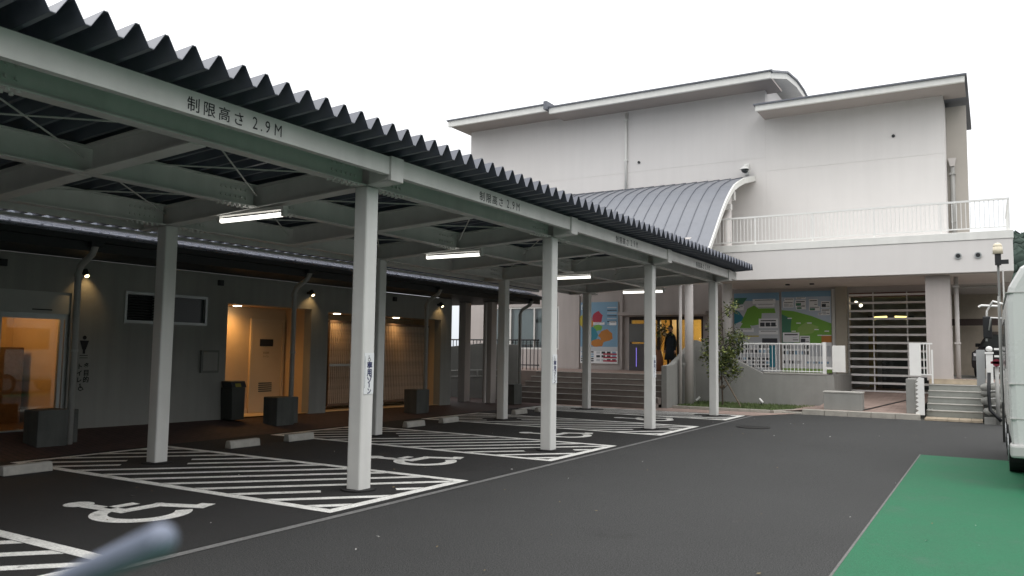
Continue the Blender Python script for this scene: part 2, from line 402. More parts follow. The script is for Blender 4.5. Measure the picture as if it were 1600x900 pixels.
# wheel stops: two per bay
ws = MB(); ws.prism([(-.075,0,0),(.075,0,0),(.055,0,.11),(.035,0,.12),(-.035,0,.12),(-.055,0,.11)], (0,.6,0))
wso = None
names = ['second from the left in front of the restroom door', 'first in the second bay', 'second in the second bay', 'first in the third bay', 'second in the third bay', 'first in the last bay', 'second in the last bay']
k = 0
wsl = ['pale concrete wheel stop at the left frame edge before the glass door', 'concrete wheel stop in front of the cream alcove, nearer of its pair',
       'concrete wheel stop in front of the cream alcove, farther of its pair', 'concrete wheel stop right of the near tall column, nearer of its pair',
       'concrete wheel stop right of the near tall column, farther of its pair', 'concrete wheel stop at the far end, nearer of its pair', 'concrete wheel stop at the far end, farther of its pair']
for i, (x, y) in enumerate(((-10.36, 5.2), (-10.4, 8.6), (-10.4, 9.82), (-10.4, 13.05), (-10.4, 14.3), (-10.4, 17.4), (-10.4, 18.6))):
    if wso is None:
        wso = ws.build('wheel_stop', mat('stop_concrete', (.40, .39, .36), .85, .18, 7, .25, 60), bevel=.012); wso.location = (x, y, .004); tag(wso, wsl[0], 'wheel stop', 'wheel stops at the back of the bays')
    else:
        o = wso.copy(); COL.objects.link(o); o.location = (x, y, .004); o['label'] = wsl[i]
# manhole
mh = MB(); mh.tube([(-4.55, 17.95, .0), (-4.55, 17.95, .012)], .36, 28)
tag(mh.build('manhole_cover', IRON), 'dark round iron manhole cover set in the asphalt near the kerb', 'manhole cover')

# ================================================================== CARPORT
CP = thing('carport', 'long open carport with folded metal roof over disabled parking bays', 'carport', (-8, 11, 0))
def zc(X): return 3.49+.055*(X-XF)
def zr(X): return 3.845+.055*(X+5.4)
signs = {1: 1, 2: 1, 3: 1}
colmb = None
for i, cy in enumerate(COLY):
    for X in (XF, XB):
        zt = zc(X)
        mb = MB(); mb.box(X-.1, X+.1, cy-.1, cy+.1, 0, zt)
        o = mb.build('column', STEELC, CP, bevel=.022)
        MB().prism([(X+.2*math.cos(t*math.pi/12), cy+.2*math.sin(t*math.pi/12), .010) for t in range(24)], (0,0,.012)).build('base_collar', ASPHD, o)
        if X == XF and i in (3, 4, 5):
            s = MB(); s.box(X+.1005, X+.106, cy-.075, cy+.085, 1.09, 1.56)
            s.box(X+.1062, X+.1066, cy-.066, cy-.062, 1.16, 1.52, 1)
            yy = cy+.012
            symbol(s, lambda u, v, z: (X+.1068+(z)*.2, yy-.016+u*.05, 1.475+v*.05), 0, 1, lw=.12)
            for kk, ch in enumerate('専用ゾ'):
                glyphs(s, ch, .088, (X+.1072, yy, 1.385-kk*.082), (0,1,0), (0,0,1), 2, 'CENTER', .004)
            s.box(X+.1068, X+.1072, yy-.008, yy+.008, 1.165, 1.215, 2)
            glyphs(s, 'ン', .075, (X+.1072, yy, 1.098), (0,1,0), (0,0,1), 2, 'CENTER', .003)
            so_ = s.build('sign', [PAPER, INK, NAVY], o); so_['label'] = 'white sign with blue vertical lettering'
# beams: H sections
def hbeam_y(X, y0, y1, name='long_beam'):
    z0 = zc(X)+.004; w = .075; mb = MB()
    mb.box(X-w, X+w, y0, y1, z0, z0+.016).box(X-w, X+w, y0, y1, z0+.27, z0+.286).box(X-.008, X+.008, y0, y1, z0+.016, z0+.27)
    return mb.build(name, STEEL, CP)
def hbeam_x(Y, xa, xb, name='cross_beam', dz=0):
    w = .09; mb = MB()
    def zz(x): return zc(x)+.002+dz
    for (a, b, c, d) in ((-w, w, 0, .016), (-w, w, .272, .288), (-.008, .008, .016, .272)):
        p = [(xa, Y+a, zz(xa)+c), (xb, Y+a, zz(xb)+c), (xb, Y+a, zz(xb)+d), (xa, Y+a, zz(xa)+d)]
        mb.prism(p, (0, b-a, 0))
    return mb.build(name, STEEL, CP)
YS = [-9.2]+COLY+[21.25]
for X in (XF, -8.07, XB):
    ys = [-9.2]+COLY+[21.2]
    for a, b in zip(ys[:-1], ys[1:]):
        hbeam_y(X, a+.095, b-.095 if b != 21.2 else b)
midY = [(a+b)/2 for a, b in zip(COLY[:-1], COLY[1:])]
for Y in COLY: hbeam_x(Y, -10.45, -5.82)
for Y in midY:
    hbeam_x(Y, -9.82, -8.15); hbeam_x(Y, -7.99, -6.31)
# cantilever brackets that carry the lettered fascia
for Y in COLY:
    mb = MB(); mb.prism([(-6.12, Y-.1, 3.497), (-5.83, Y-.1, 3.535), (-5.83, Y-.1, 3.78), (-6.12, Y-.1, 3.775)], (0, .2, 0))
    mb.box(-5.83, -5.775, Y-.11, Y+.11, 3.52, 3.80)
    mb.build('bracket', STEEL, CP, bevel=.006)
for i, (a, b) in enumerate(zip([-9.2]+COLY, COLY+[21.28])):
    mb = MB(); ya, yb = a+(.115 if i else 0), b-(.115 if i < 7 else 0)
    mb.box(-5.81, -5.80, ya, yb, 3.585, 3.79).box(-5.88, -5.81, ya, yb, 3.585, 3.60).box(-5.88, -5.81, ya, yb, 3.775, 3.79)
    fo = mb.build('fascia_beam', STEEL, CP)
    if 3 <= i <= 6:
        t = MB(); st = {3: 4.22, 4: 8.74, 5: 13.25, 6: 17.85}[i]
        for kk, ch in enumerate('制限高さ'):
            glyphs(t, ch, .135, (-5.7985, st+.16*kk, 3.622), (0,1,0), (0,0,1), 0, 'LEFT', .0012)
        for yy, ch in ((.70, '2'), (.795, '.'), (.85, '9'), (.96, 'M')):
            glyphs(t, ch, .165, (-5.7985, st+yy, 3.625), (0,.82,0), (0,0,1), 0, 'LEFT', 0)
        t.build('lettering', INK, fo)
# folded roof: one panel object per fold, shared mesh
xa, xb = -5.38, -12.05; PIT = .247
def fold_mesh():
    pr = [(-.1235, 0), (-.104, 0), (-.0165, .147), (.0165, .147), (.104, 0), (.1235, 0)]
    mb = MB(); th = .007
    n = len(pr)
    def ring(X): return [(X, y, zr(X)+z) for y, z in pr]+[(X, y, zr(X)+z+th) for y, z in pr[::-1]]
    A, B = ring(xa), ring(xb); i = len(mb.v); mb.v += A+B; m_ = 2*n
    for k in range(m_):
        mb.f.append((i+k, i+m_+k, i+m_+(k+1) % m_, i+(k+1) % m_)); mb.m.append(0)
    for k in range(n-1):
        mb.f.append((i+k, i+k+1, i+m_-2-k, i+m_-1-k)); mb.m.append(0)
        mb.f.append((i+m_+k+1, i+m_+k, i+2*m_-1-k, i+2*m_-2-k)); mb.m.append(0)
    return mb
rp = fold_mesh().build('roof_panel', ROOF, CP, recalc=True)
base = rp.location.copy(); y0 = 2.9716-16*PIT
rp.location = (8, y0-11, 0); rp.data.transform(Matrix.Translation((-0, 0, 0)))
for v in rp.data.vertices: pass
# mesh was stored relative to the carport root: shift it so that its own y origin is the fold centre
rp.data.transform(Matrix.Translation((0, 11, 0))); rp.location = (0, y0-11, 0)
NF = 91
for k in range(1, NF):
    o = rp.copy(); COL.objects.link(o); o.parent = CP; o.location = (0, y0-11+k*PIT, 0)
ex = fold_mesh(); src_v, src_f = list(ex.v), list(ex.f); ex.v = []; ex.f = []; ex.m = []
for k in range(1, 34):      # the roof runs on out of the frame behind the photographer
    i = len(ex.v); ex.v += [(a, b+y0-k*PIT, c) for a, b, c in src_v]; ex.f += [tuple(i+q for q in f) for f in src_f]; ex.m += [0]*len(src_f)
ex.build('roof_run', ROOF, CP, recalc=True, kind='stuff')
MB().box(-11.86, -12.04, -9.3, 21.3, 3.425, 3.475).build('gutter', STEEL, CP)
MB().box(-10.46, -10.52, -9.3, 21.3, 3.29, 3.53).build('edge_beam', STEEL, CP)
# bolt rows at the splices beside each column
for Y in COLY[2:]:
    for X in (XF, -8.07, XB):
        bt = MB()
        for sgn in (-1, 1):
            for k in range(6):
                for dx in (-.05, .05):
                    yy = Y+sgn*(.22+k*.075); z = zc(X)
                    bt.tube([(X+dx, yy, z-.016), (X+dx, yy, z+.006)], .018, 6)
                yy = Y+sgn*(.22+k*.075); bt.tube([(X+.008, yy, zc(X)+.10), (X+.03, yy, zc(X)+.10)], .018, 6); bt.tube([(X+.008, yy, zc(X)+.2), (X+.03, yy, zc(X)+.2)], .018, 6)
        bt.build('splice_bolts', STEEL, CP, kind='stuff')
# cross braces
for a, b in zip(sorted(COLY+midY)[:-1], sorted(COLY+midY)[1:]):
    for X0, X1 in ((-8.0, -6.3), (-9.83, -8.14)):
        for (p, q) in (((X0, a+.1), (X1, b-.1)), ((X1, a+.1), (X0, b-.1))):
            o = MB().tube([(p[0], p[1], zc(p[0])+.15), (q[0], q[1], zc(q[0])+.15)], .009, 6).build('brace_rod', ROD, CP)
# tube lights hung under the cross beams
cl = None
ll = ['bright fluorescent tube light nearest the camera, left of the near column', 'bright fluorescent tube light under the second cross beam',
      'bright fluorescent tube light right of the second front column', 'bright fluorescent tube light at the far end, behind the third column']
for i, Y in enumerate(COLY[3:]):
    if cl is None:
        cl = thing('ceiling_light', ll[0], 'tube light', (-8.2, Y, 3.27), 'tube lights under the carport beams')
        h = MB(); h.box(-8.83, -7.57, Y-.045, Y+.045, 3.345, 3.385).box(-8.83, -8.78, Y-.03, Y+.03, 3.26, 3.345).box(-7.62, -7.57, Y-.03, Y+.03, 3.26, 3.345)
        h.build('housing', STEEL, cl)
        MB().tube([(-8.775, Y, 3.285), (-7.625, Y, 3.285)], .030, 10).build('tube', TUBE, cl)
    else: dup(cl, (-8.2, Y, 3.27), ll[i])

# ================================================================== RESTROOM BUILDING (left)
def zw(Y): return .20-.0135*(Y-8.4)
wk = MB()
for a, b in ((-12, 6), (6, 12), (12, 18), (18, 21.6)):
    wk.poly([(-11.6, a, .0045), (-11.6, b, .0045), (-13.4, b, zw(b)), (-13.4, a, zw(a))])
    wk.poly([(-13.4, a, zw(a)), (-13.4, b, zw(b)), (-16.6, b, zw(b)), (-16.6, a, zw(a))])
wk.poly([(-11.6,21.6,.0045),(-11.6,24.6,.02),(-16.6,24.6,.05),(-16.6,21.6,zw(21.6))])
o = wk.build('brick_walkway', BRICKP); o['kind'] = 'structure'
RB = thing('restroom_building', 'low grey rendered restroom building with warm lit alcoves behind the carport', 'building', (-15, 9, 0))
XW = -13.3
A0, A1, AZ, AX = 10.86, 13.19, 2.50, -14.13
B0, B1, BZ, BX = 13.73, 18.2, 2.46, -13.72
D0, D1 = 4.6, 7.64
W0, W1 = 8.6, 10.36
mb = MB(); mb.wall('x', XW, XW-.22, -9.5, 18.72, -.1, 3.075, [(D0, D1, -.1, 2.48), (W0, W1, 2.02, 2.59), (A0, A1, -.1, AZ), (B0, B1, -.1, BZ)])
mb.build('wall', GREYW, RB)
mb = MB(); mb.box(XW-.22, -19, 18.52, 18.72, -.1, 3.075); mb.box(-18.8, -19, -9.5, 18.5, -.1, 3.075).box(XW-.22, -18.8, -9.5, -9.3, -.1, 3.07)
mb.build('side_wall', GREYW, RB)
# alcove A
mb = MB(); mb.box(AX, AX-.1, A0-.1, A1+.1, 0, AZ+.1); mb.box(XW-.22, AX, A0-.1, A0, 0, AZ).box(XW-.22, AX, A1, A1+.1, 0, AZ).box(XW-.22, AX, A0, A1, AZ, AZ+.1)
mb.build('alcove_wall', WARMW, RB)
dm = MB(); dm.box(AX+.0, AX+.035, 12.22, 13.06, .16, 2.18)
dm = dm.build('door', DOORC, RB, bevel=.006)
f = MB(); f.box(AX, AX+.05, 12.15, 12.22, .16, 2.25).box(AX, AX+.05, 13.06, 13.13, .16, 2.25).box(AX, AX+.05, 12.22, 13.06, 2.18, 2.25); f.build('door_frame', DOORC, dm)
MB().box(AX+.036, AX+.045, 12.42, 12.80, 1.64, 1.80).build('window', BLACK, dm)
g = MB()
for k in range(5): g.box(AX+.036, AX+.043, 12.42, 12.80, .62+k*.045, .64+k*.045)
g.build('vent_grille', EAVE, dm)
g = MB()
glyphs(g, '多目的', .06, (AX+.037, 12.61, 1.47), (0,1,0), (0,0,1), 0, 'CENTER'); glyphs(g, 'トイレ', .06, (AX+.037, 12.61, 1.39), (0,1,0), (0,0,1), 0, 'CENTER')
g.build('lettering', mat('brown_ink', (.12, .07, .03), .7), dm)
MB().box(AX+.001, AX+.03, A0, 12.14, .16, .26).build('skirting', DOORC, RB)
# alcove B with louvre screens
mb = MB(); mb.box(BX-.55, BX-.65, B0-.1, B1+.1, 0, BZ+.1); mb.box(XW-.22, BX-.55, B0-.1, B0, 0, BZ).box(XW-.22, BX-.55, B1, B1+.1, 0, BZ).box(XW-.22, BX-.55, B0, B1, BZ, BZ+.1)
mb.build('alcove_wall', WARMW, RB)
scr = MB().box(BX-.02, BX+.02, 14.2, B1-.02, BZ-.22, BZ-.16).box(BX-.02, BX+.02, 14.2, B1-.02, .22, .28).build('louvre_screen', WOOD, RB)
n = 0; y = 14.24; slat0 = None
while y < B1-.06:
    if slat0 is None:
        slat0 = MB().box(BX-.02, BX+.014, y, y+.034, .28, BZ-.22).build('slat', mat('bamboo_slat', (.50, .40, .31), .6, .25, 12), scr); ys0 = slat0.location.y; yy0 = y
    else:
        o = slat0.copy(); COL.objects.link(o); o.parent = scr; o.location = (0, y-yy0, 0)
    y += .066
MB().box(BX-.20, BX-.21, 14.2, B1-.02, .2, BZ-.16).build('louvre_backing', mat('louvre_back', (.09, .055, .035), .8), RB)
MB().box(BX+.016, BX+.03, 14.22, 15.05, 1.18, 1.24).build('door_handle', ALU, RB)
for (x, y, z, nm) in ((-13.85, 11.55, AZ, 1), (-13.62, 14.35, BZ, 1), (-13.62, 16.6, BZ, 1)):
    d = MB(); d.tube([(x, y, z-.012), (x, y, z-.002)], .085, 18); d.build('downlight', WHITEE, RB)
    L = bpy.data.lights.new('downlight_lamp', 'SPOT'); L.energy = 62 if y < 14 else 30; L.color = (1, .54, .17); L.spot_size = R(165); L.spot_blend = .9; L.shadow_soft_size = .3
    lo = bpy.data.objects.new('downlight_lamp', L); COL.objects.link(lo); lo.parent = RB; lo.location = Vector((x, y, z-.06))-RB.location
MB().poly([(XW, A0, zw(A0)+.012), (XW, A1, zw(A1)+.012), (AX, A1, zw(A1)+.012), (AX, A0, zw(A0)+.012)]).build('alcove_floor', DOORC, RB)
MB().poly([(XW, B0, zw(B0)+.012), (XW, B1, zw(B1)+.012), (BX-.55, B1, zw(B1)+.012), (BX-.55, B0, zw(B0)+.012)]).build('alcove_floor', DOORC, RB)
# glass sliding entrance on the left
fr = MB()
XD = XW-.08
for (ya, yb, za, zb) in ((D0, D1, 2.03, 2.12), (D0, D1, .18, .24), (D1-.06, D1, .24, 2.03), (7.50, 7.56, .24, 2.03), (6.50, 6.58, .24, 2.03), (D0, D0+.06, .24, 2.03)):
    fr.box(XD-.03, XD+.03, ya, yb, za, zb)
dfr = fr.build('door_frame', ALU, RB)
MB().box(XD-.004, XD+.004, 6.58, 7.50, .24, 2.03).build('glass_pane', GLASS, dfr)
MB().box(XD-.004, XD+.004, D0+.06, 6.50, .24, 2.03).build('glass_pane', GLASS, dfr)
MB().box(XD-.03, XD+.05, D0, D1, 2.12, 2.48).build('transom_panel', mat('transom_grey', (.42, .43, .41), .6, .05), RB)
MB().box(XD+.05, XD+.058, 7.02, 7.34, 2.17, 2.19).build('sensor', BLACK, RB)
MB().box(XD+.03, XD+.05, 6.51, 6.57, .96, 1.05).build('door_handle', BLACK, dfr)
rm = MB(); rm.poly([(-13.55, 4.4, .19), (-13.55, 7.9, .19), (-15.6, 7.9, .19), (-15.6, 4.4, .19)]); rm.box(-15.6, -15.7, 4.3, 8.0, .1, 2.8)
rm.box(-13.55, -15.6, 7.9, 8.0, .1, 2.8).box(-13.55, -15.6, 4.3, 4.4, .1, 2.8).box(-13.55, -15.6, 4.4, 7.9, 2.7, 2.8); rm.build('interior_wall', WARMW, RB)
MB().box(-14.9, -15.5, 7.2, 7.75, .2, 1.55).build('shelf', WOOD, RB)
MB().box(-15.58, -15.56, 6.75, 7.05, 1.75, 1.82).build('notice', WOOD, RB)
L = bpy.data.lights.new('room_lamp', 'POINT'); L.energy = 48; L.color = (1, .56, .19); L.shadow_soft_size = .25
lo = bpy.data.objects.new('room_lamp', L); COL.objects.link(lo); lo.parent = RB; lo.location = Vector((-14.6, 6.5, 2.4))-RB.location
# wall lamps
for (y, z) in ((7.78, 2.83), (13.05, 2.86), (18.02, 2.88)):
    b = MB(); b.tube([(XW+.0, y, z), (XW+.10, y, z)], .03, 10).tube([(XW+.10, y, z+.05), (XW+.17, y, z-.05)], .045, 12); b = b.build('wall_lamp', EAVE, RB)
    MB().tube([(XW+.171, y, z-.052), (XW+.175, y, z-.057)], .036, 12).build('bulb', WARME, b)
    L = bpy.data.lights.new('wall_lamp_light', 'SPOT'); L.energy = 7; L.color = (1, .62, .25); L.spot_size = R(95); L.spot_blend = .7; L.shadow_soft_size = .03
    lo = bpy.data.objects.new('wall_lamp_light', L); COL.objects.link(lo); lo.parent = RB; lo.location = Vector((XW+.2, y+.03, z-.03))-RB.location
    lo.rotation_euler = Vector((.55, 0, .8)).to_track_quat('Z', 'Y').to_euler()
for (y, z) in ((6.5, 2.89), (10.63, 2.9), (16.1, 2.92)):
    MB().box(XW+.001, XW+.07, y-.05, y+.05, z-.06, z+.05).build('vent_cover', EAVE, RB)
# louvre window
w = MB()
for (a, b, c, d) in ((W0, W1, 2.02, 2.07), (W0, W1, 2.54, 2.59), (W0, W0+.05, 2.07, 2.54), (W1-.05, W1, 2.07, 2.54), (9.22, 9.30, 2.07, 2.54)): w.box(XW-.1, XW+.015, a, b, c, d)
w = w.build('window', ALU, RB)
for k in range(9):
    MB().prism([(XW-.07, 8.65, 2.08+k*.05), (XW-.02, 8.65, 2.10+k*.05), (XW-.02, 8.65, 2.106+k*.05), (XW-.07, 8.65, 2.086+k*.05)], (0, .57, 0)).build('slat', EAVE, w)
MB().box(XW-.06, XW-.05, 9.30, W1-.05, 2.07, 2.54).build('pane', mat('dark_frosted_glass', (.05, .052, .055), .25), w)
MB().box(XW-.12, XW-.11, W0, W1, 2.02, 2.59).build('window_back', BLACK, RB)
# meter box
m_ = MB().box(XW+.001, XW+.05, 10.24, 10.66, 1.10, 1.54).build('meter_box', mat('meter_grey', (.16, .165, .16), .6), RB, bevel=.006)
MB().box(XW+.051, XW+.055, 10.28, 10.62, 1.14, 1.50).build('cover', GREYW, m_)
# restroom sign lettering
sg = MB(); X_ = XW+.004; ic = MB()
ic.prism([(X_, 7.90+.035*math.cos(t*math.pi/6), 1.735+.035*math.sin(t*math.pi/6)) for t in range(12)], (.003, 0, 0))
ic.prism([(X_, 7.82, 1.685), (X_, 7.98, 1.685), (X_, 7.93, 1.53), (X_, 7.87, 1.53)], (.003, 0, 0)).box(X_, X_+.003, 7.88, 7.92, 1.46, 1.53)
ic.build('pictogram', INK, RB); sg.box(X_, X_+.003, 7.83, 7.97, 1.425, 1.435).box(X_, X_+.003, 7.83, 7.97, 1.385, 1.395)
for k, ch in enumerate('多目的'): glyphs(sg, ch, .11, (X_+.003, 7.96, 1.21-k*.115), (0,1,0), (0,0,1), 0, 'CENTER', .003)
for k, ch in enumerate('トイレ'): glyphs(sg, ch, .10, (X_+.003, 7.84, 1.21-k*.115), (0,1,0), (0,0,1), 0, 'CENTER', .003)
symbol(sg, lambda u, v, z: (X_+.003+z*.2, 7.86+u*.09, .85+v*.09), 0, 0)
sg.build('lettering', INK, RB)
# eaves and roof
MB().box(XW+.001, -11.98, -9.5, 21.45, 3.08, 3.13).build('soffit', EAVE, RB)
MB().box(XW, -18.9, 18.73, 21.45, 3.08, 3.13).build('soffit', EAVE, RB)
MB().box(-11.97, -11.93, -9.5, 21.48, 3.06, 3.28).build('fascia_board', EAVE, RB)
gt = MB().box(-11.925, -11.80, -9.5, 21.5, 3.20, 3.285).build('gutter', EAVE, RB)
def zroof(x): return 3.31+(-11.9-x)*.32
for k in range(38):
    x0, x1 = -11.88-k*.11, -11.88-(k+1)*.11-.015
    c = MB(); c.prism([(x0, -9.6, zroof(x0)+.014), (x0, -9.6, zroof(x0)-.012), (x1, -9.6, zroof(x1)-.03), (x1, -9.6, zroof(x1)-.008)], (0, 31.1, 0))
    c.build('roof_panel', RROOF, RB)
MB().prism([(-16.0, -1.55, zroof(-16.0)-.05), (-16.3, -1.55, zroof(-16.1)-.02), (-20.3, -1.55, 3.2), (-20.3, -1.55, 3.12), (-16.0, -1.55, zroof(-16)-.12)], (0, 23.0, 0)).build('back_roof', RROOF, RB)
# seam clips on the courses
sc = MB()
for k in range(12):
    for j in range(50):
        yy = -1.4+j*.46+(k % 2)*.23
        x0 = -11.88-k*.11
        sc.box(x0-.02, x0+.014, yy, yy+.03, zroof(x0)-.02, zroof(x0)+.03)
sc.build('roof_clips', RROOF, RB, kind='stuff')
# downpipes
for y in (7.15, 11.7, 16.2, 20.9):
    p = MB(); p.tube([(-11.88, y, 3.22), (-11.88, y, 3.14), (-11.95, y, 3.02), (-12.24, y, 2.86), (-12.3, y, 2.74), (-12.3, y, .02)], .05, 12)
    p = p.build('downpipe', PIPE, RB, smooth=True)
    for z in (2.68, 1.5): MB().tube([(-12.3, y, z), (-12.3, y, z+.04)], .062, 12).build('pipe_clip', PIPE, p)
    MB().box(-12.02, -11.82, y-.1, y+.1, 3.13, 3.22).build('hopper', EAVE, p)
bl = None
lb = ['dark concrete block at the foot of the downpipe beside the glass door', 'dark concrete block at the downpipe foot between the two lit alcoves',
      'dark concrete block at the downpipe foot before the louvre screen', 'dark concrete block at the last downpipe foot beside the brown steps']
for i, (y, dy) in enumerate(((6.95, 0), (11.6, 0), (16.1, 0), (20.8, 0))):
    if bl is None:
        bl = MB(); bl.box(-12.62, -12.22, 6.62, 7.08, .02, .62).box(-12.62, -12.36, 7.08, 7.32, .02, .60); bl = bl.build('concrete_block', CONCD, bevel=.012)
        bl.data.transform(Matrix.Translation((12.4, -6.95, 0))); bl.location = (-12.4, 6.95, 0); tag(bl, lb[0], 'concrete block', 'blocks at the downpipe feet')
    else:
        o = bl.copy(); COL.objects.link(o); o.location = (-12.4, y, 0); o['label'] = lb[i]
pl = MB().box(-13.15, -12.85, 20.15, 20.45, .05, 3.08).build('pillar', PINKW, RB, bevel=.01)
MB().tube([(-13.0, 20.06, .06), (-13.0, 20.06, 3.05)], .04, 10).build('downpipe', PIPEW, RB)
MB().box(-14.05, -13.80, 20.15, 20.45, .05, 3.08).build('pillar', PINKW, RB, bevel=.01)
# litter bin
LBn = thing('litter_bin', 'dark box litter bin with yellow label at the lit alcove corner', 'litter bin', (-13.0, 11.05, .15))
MB().prism([(-12.95, 10.78, .16), (-12.95, 11.08, .16), (-12.96, 11.10, .80), (-12.96, 10.76, .80)], (-.34, 0, 0)).build('body', mat('bin_grey', (.05, .055, .05), .6, .1), LBn, bevel=.015)
MB().prism([(-12.94, 10.75, .80), (-12.94, 11.11, .80), (-13.0, 11.11, .93), (-13.0, 10.75, .93)], (-.28, 0, 0)).build('lid', mat('bin_lid', (.035, .04, .045), .5), LBn, bevel=.01)
MB().poly([(-12.943, 10.84, .815), (-12.943, 10.98, .815), (-12.973, 10.98, .885), (-12.973, 10.84, .885)]).build('yellow_label', mat('label_yellow', (.30, .26, .05), .6), LBn)

# ================================================================== LEFT REAR: ramp wall and rails
RW = MB(); RW.prism([(-18.5, 22.4, 0), (-13.25, 22.4, 0), (-13.25, 22.4, 1.82), (-14.7, 22.4, 1.86), (-16.2, 22.4, 1.72), (-18.5, 22.4, 1.6)], (0, .2, 0))
RWo = RW.build('ramp_wall', CONC, bevel=.01); tag(RWo, 'dark concrete ramp wall with twin handrails beyond the restroom end', 'wall')
hr = thing('handrail', 'twin pipe handrail fixed to the dark ramp wall', 'handrail', (-15.5, 22.3, .8))
for z in (.95, .75): MB().tube([(-18, 22.28, z-.12), (-13.6, 22.28, z+.05)], .022, 8).build('rail', PIPE, hr)
for x in (-17.6, -16.2, -14.8, -13.7): MB().box(x-.015, x+.015, 22.29, 22.395, .70, .95).build('bracket', PIPE, hr)
rl = thing('guard_rail', 'dark slim guard rail above the ramp wall against the sky', 'railing', (-16.5, 25, .9))
MB().tube([(-20, 25, 2.02), (-13.9, 25, 2.02)], .025, 8).build('top_rail', BLACK, rl)
MB().tube([(-20, 25, 1.12), (-13.9, 25, 1.12)], .02, 8).build('bottom_rail', BLACK, rl)
b0 = None
for k in range(40):
    x = -20+k*.155
    if b0 is None: b0 = MB().box(x-.012, x+.012, 24.99, 25.01, .93, 2.0).build('baluster', BLACK, rl)
    else: dup_child(b0, rl, (k*.155, 0, 0))

# ================================================================== MAIN BUILDING
YW, YD, ZF = 28.5, 24.8, .95
VB = thing('visitor_building', 'large white rendered public building with roofs, terrace and map panels', 'building', (-9, 34, 0))
XL, XR = -19.4, -1.09
# lower wall with openings
EN = (-11.9, -9.0, ZF, 2.98); GT = (-4.02, -1.62, .2, 3.70)
WIN = (-18.4, -14.95, 1.7, 3.45)
mb = MB(); mb.wall('y', YW, YW+.3, XL, -1.32, -.2, 4.3, [(EN[0], EN[1], -.2, EN[3]), (GT[0], GT[1], -.2, GT[3]), (WIN[0], WIN[1], WIN[2], WIN[3])])
mb.build('lower_wall', PINKW, VB)
# upper wall made of panels with open joints over a backing
up = [(XL, -6.685, 4.31, 8.616), (XL, -6.69, 8.624, 11.3), (-6.67, XR, 4.31, 8.116), (-6.675, XR, 8.124, 10.0)]
for (a, b, c, d) in up:
    MB().box(a+.0015, b-.0015, YW, YW+.12, c, d).build('wall_panel', WHITE, VB)
MB().box(XL+.01, XR-.01, YW+.008, YW+.3, 4.31, 9.98).build('wall_backing', WHITE, VB)
MB().box(XL+.01, -6.69, YW+.0083, YW+.3, 9.985, 11.29).build('wall_backing', WHITE, VB)
# building mass behind
MB().box(XL, -1.32, 34.0, 41.0, -.2, 11.0).build('rear_block', WHITE, VB)
MB().box(XL, XL+.25, YW+.301, 33.99, -.2, 11.28).build('end_wall', WHITE, VB)
MB().box(XR-.25, XR, YW+.301, 29.89, 4.3, 9.98).build('end_wall', WHITE, VB)
rec = MB(); rec.box(XR, -.49, 29.9, 30.2, 4.3, 9.98).box(-1.3, -1.0, 30.2, 41, 4.3, 9.98); rec.build('recessed_wall', mat('warm_grey_render', (.47, .44, .40), .85, .05, .8, .15, 90), VB)
# roofs: fascia, soffit, dark edge
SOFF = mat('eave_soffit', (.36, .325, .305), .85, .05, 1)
def eave(x0, x1, zb, zt, ye, yb, slope=.0):
    f = MB().box(x0, x1, ye, ye+.12, zb, zt).build('fascia_board', WHITE2, VB)
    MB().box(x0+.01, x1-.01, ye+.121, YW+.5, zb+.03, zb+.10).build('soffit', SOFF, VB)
    MB().prism([(x0-.06, ye-.06, zt+.002), (x0-.06, ye-.06, zt+.05), (x0-.06, yb, zt+.05+slope*(yb-ye)), (x0-.06, yb, zt+.002)], (x1-x0+.12, 0, 0)).build('roof_edge', SEAM, VB)
eave(-19.72, -14.93, 11.18, 11.42, 27.2, 34, -.08)
eave(-14.80, -6.20, 11.05, 11.28, 27.2, 27.42, .3)
eave(-6.72, -.45, 9.97, 10.16, 27.2, 34, .02)
MB().box(-14.95, -14.80, 27.0, 28.4, 11.2, 11.52).build('roof_edge', SEAM, VB)
# barrel roof over the middle block, its white verge at the right end
prof = [(27.33, 11.285), (28.2, 11.55), (29.8, 12.03), (31.5, 12.24), (32.8, 12.24), (34.0, 12.10), (36.0, 11.5), (38.0, 10.8)]
vg = MB()
for (a, b) in zip(prof[:-1], prof[1:]):
    vg.prism([(-6.32, a[0], a[1]-.22), (-6.32, b[0], b[1]-.22), (-6.32, b[0], b[1]), (-6.32, a[0], a[1])], (.12, 0, 0))
vg.build('verge_board', WHITE2, VB)
rr = MB()
for (a, b) in zip(prof[:-1], prof[1:]):
    rr.prism([(-14.8, a[0], a[1]+.002), (-14.8, b[0], b[1]+.002), (-14.8, b[0], b[1]+.07), (-14.8, a[0], a[1]+.07)], (8.66, 0, 0))
rr.build('barrel_roof', SEAM, VB)
sf = MB()
for (a, b) in zip(prof[2:-1], prof[3:]):
    sf.prism([(-14.8, a[0], a[1]-.16), (-14.8, b[0], b[1]-.16), (-14.8, b[0], b[1]-.06), (-14.8, a[0], a[1]-.06)], (8.47, 0, 0))
sf.build('barrel_soffit', WHITE2, VB)
MB().box(-14.7, -6.9, 28.82, 33.9, 11.0, 11.5).build('upper_infill', WHITE, VB)
MB().box(-6.95, -6.75, 28.82, 33.9, 10.0, 11.6).build('upper_end_wall', WHITE, VB)
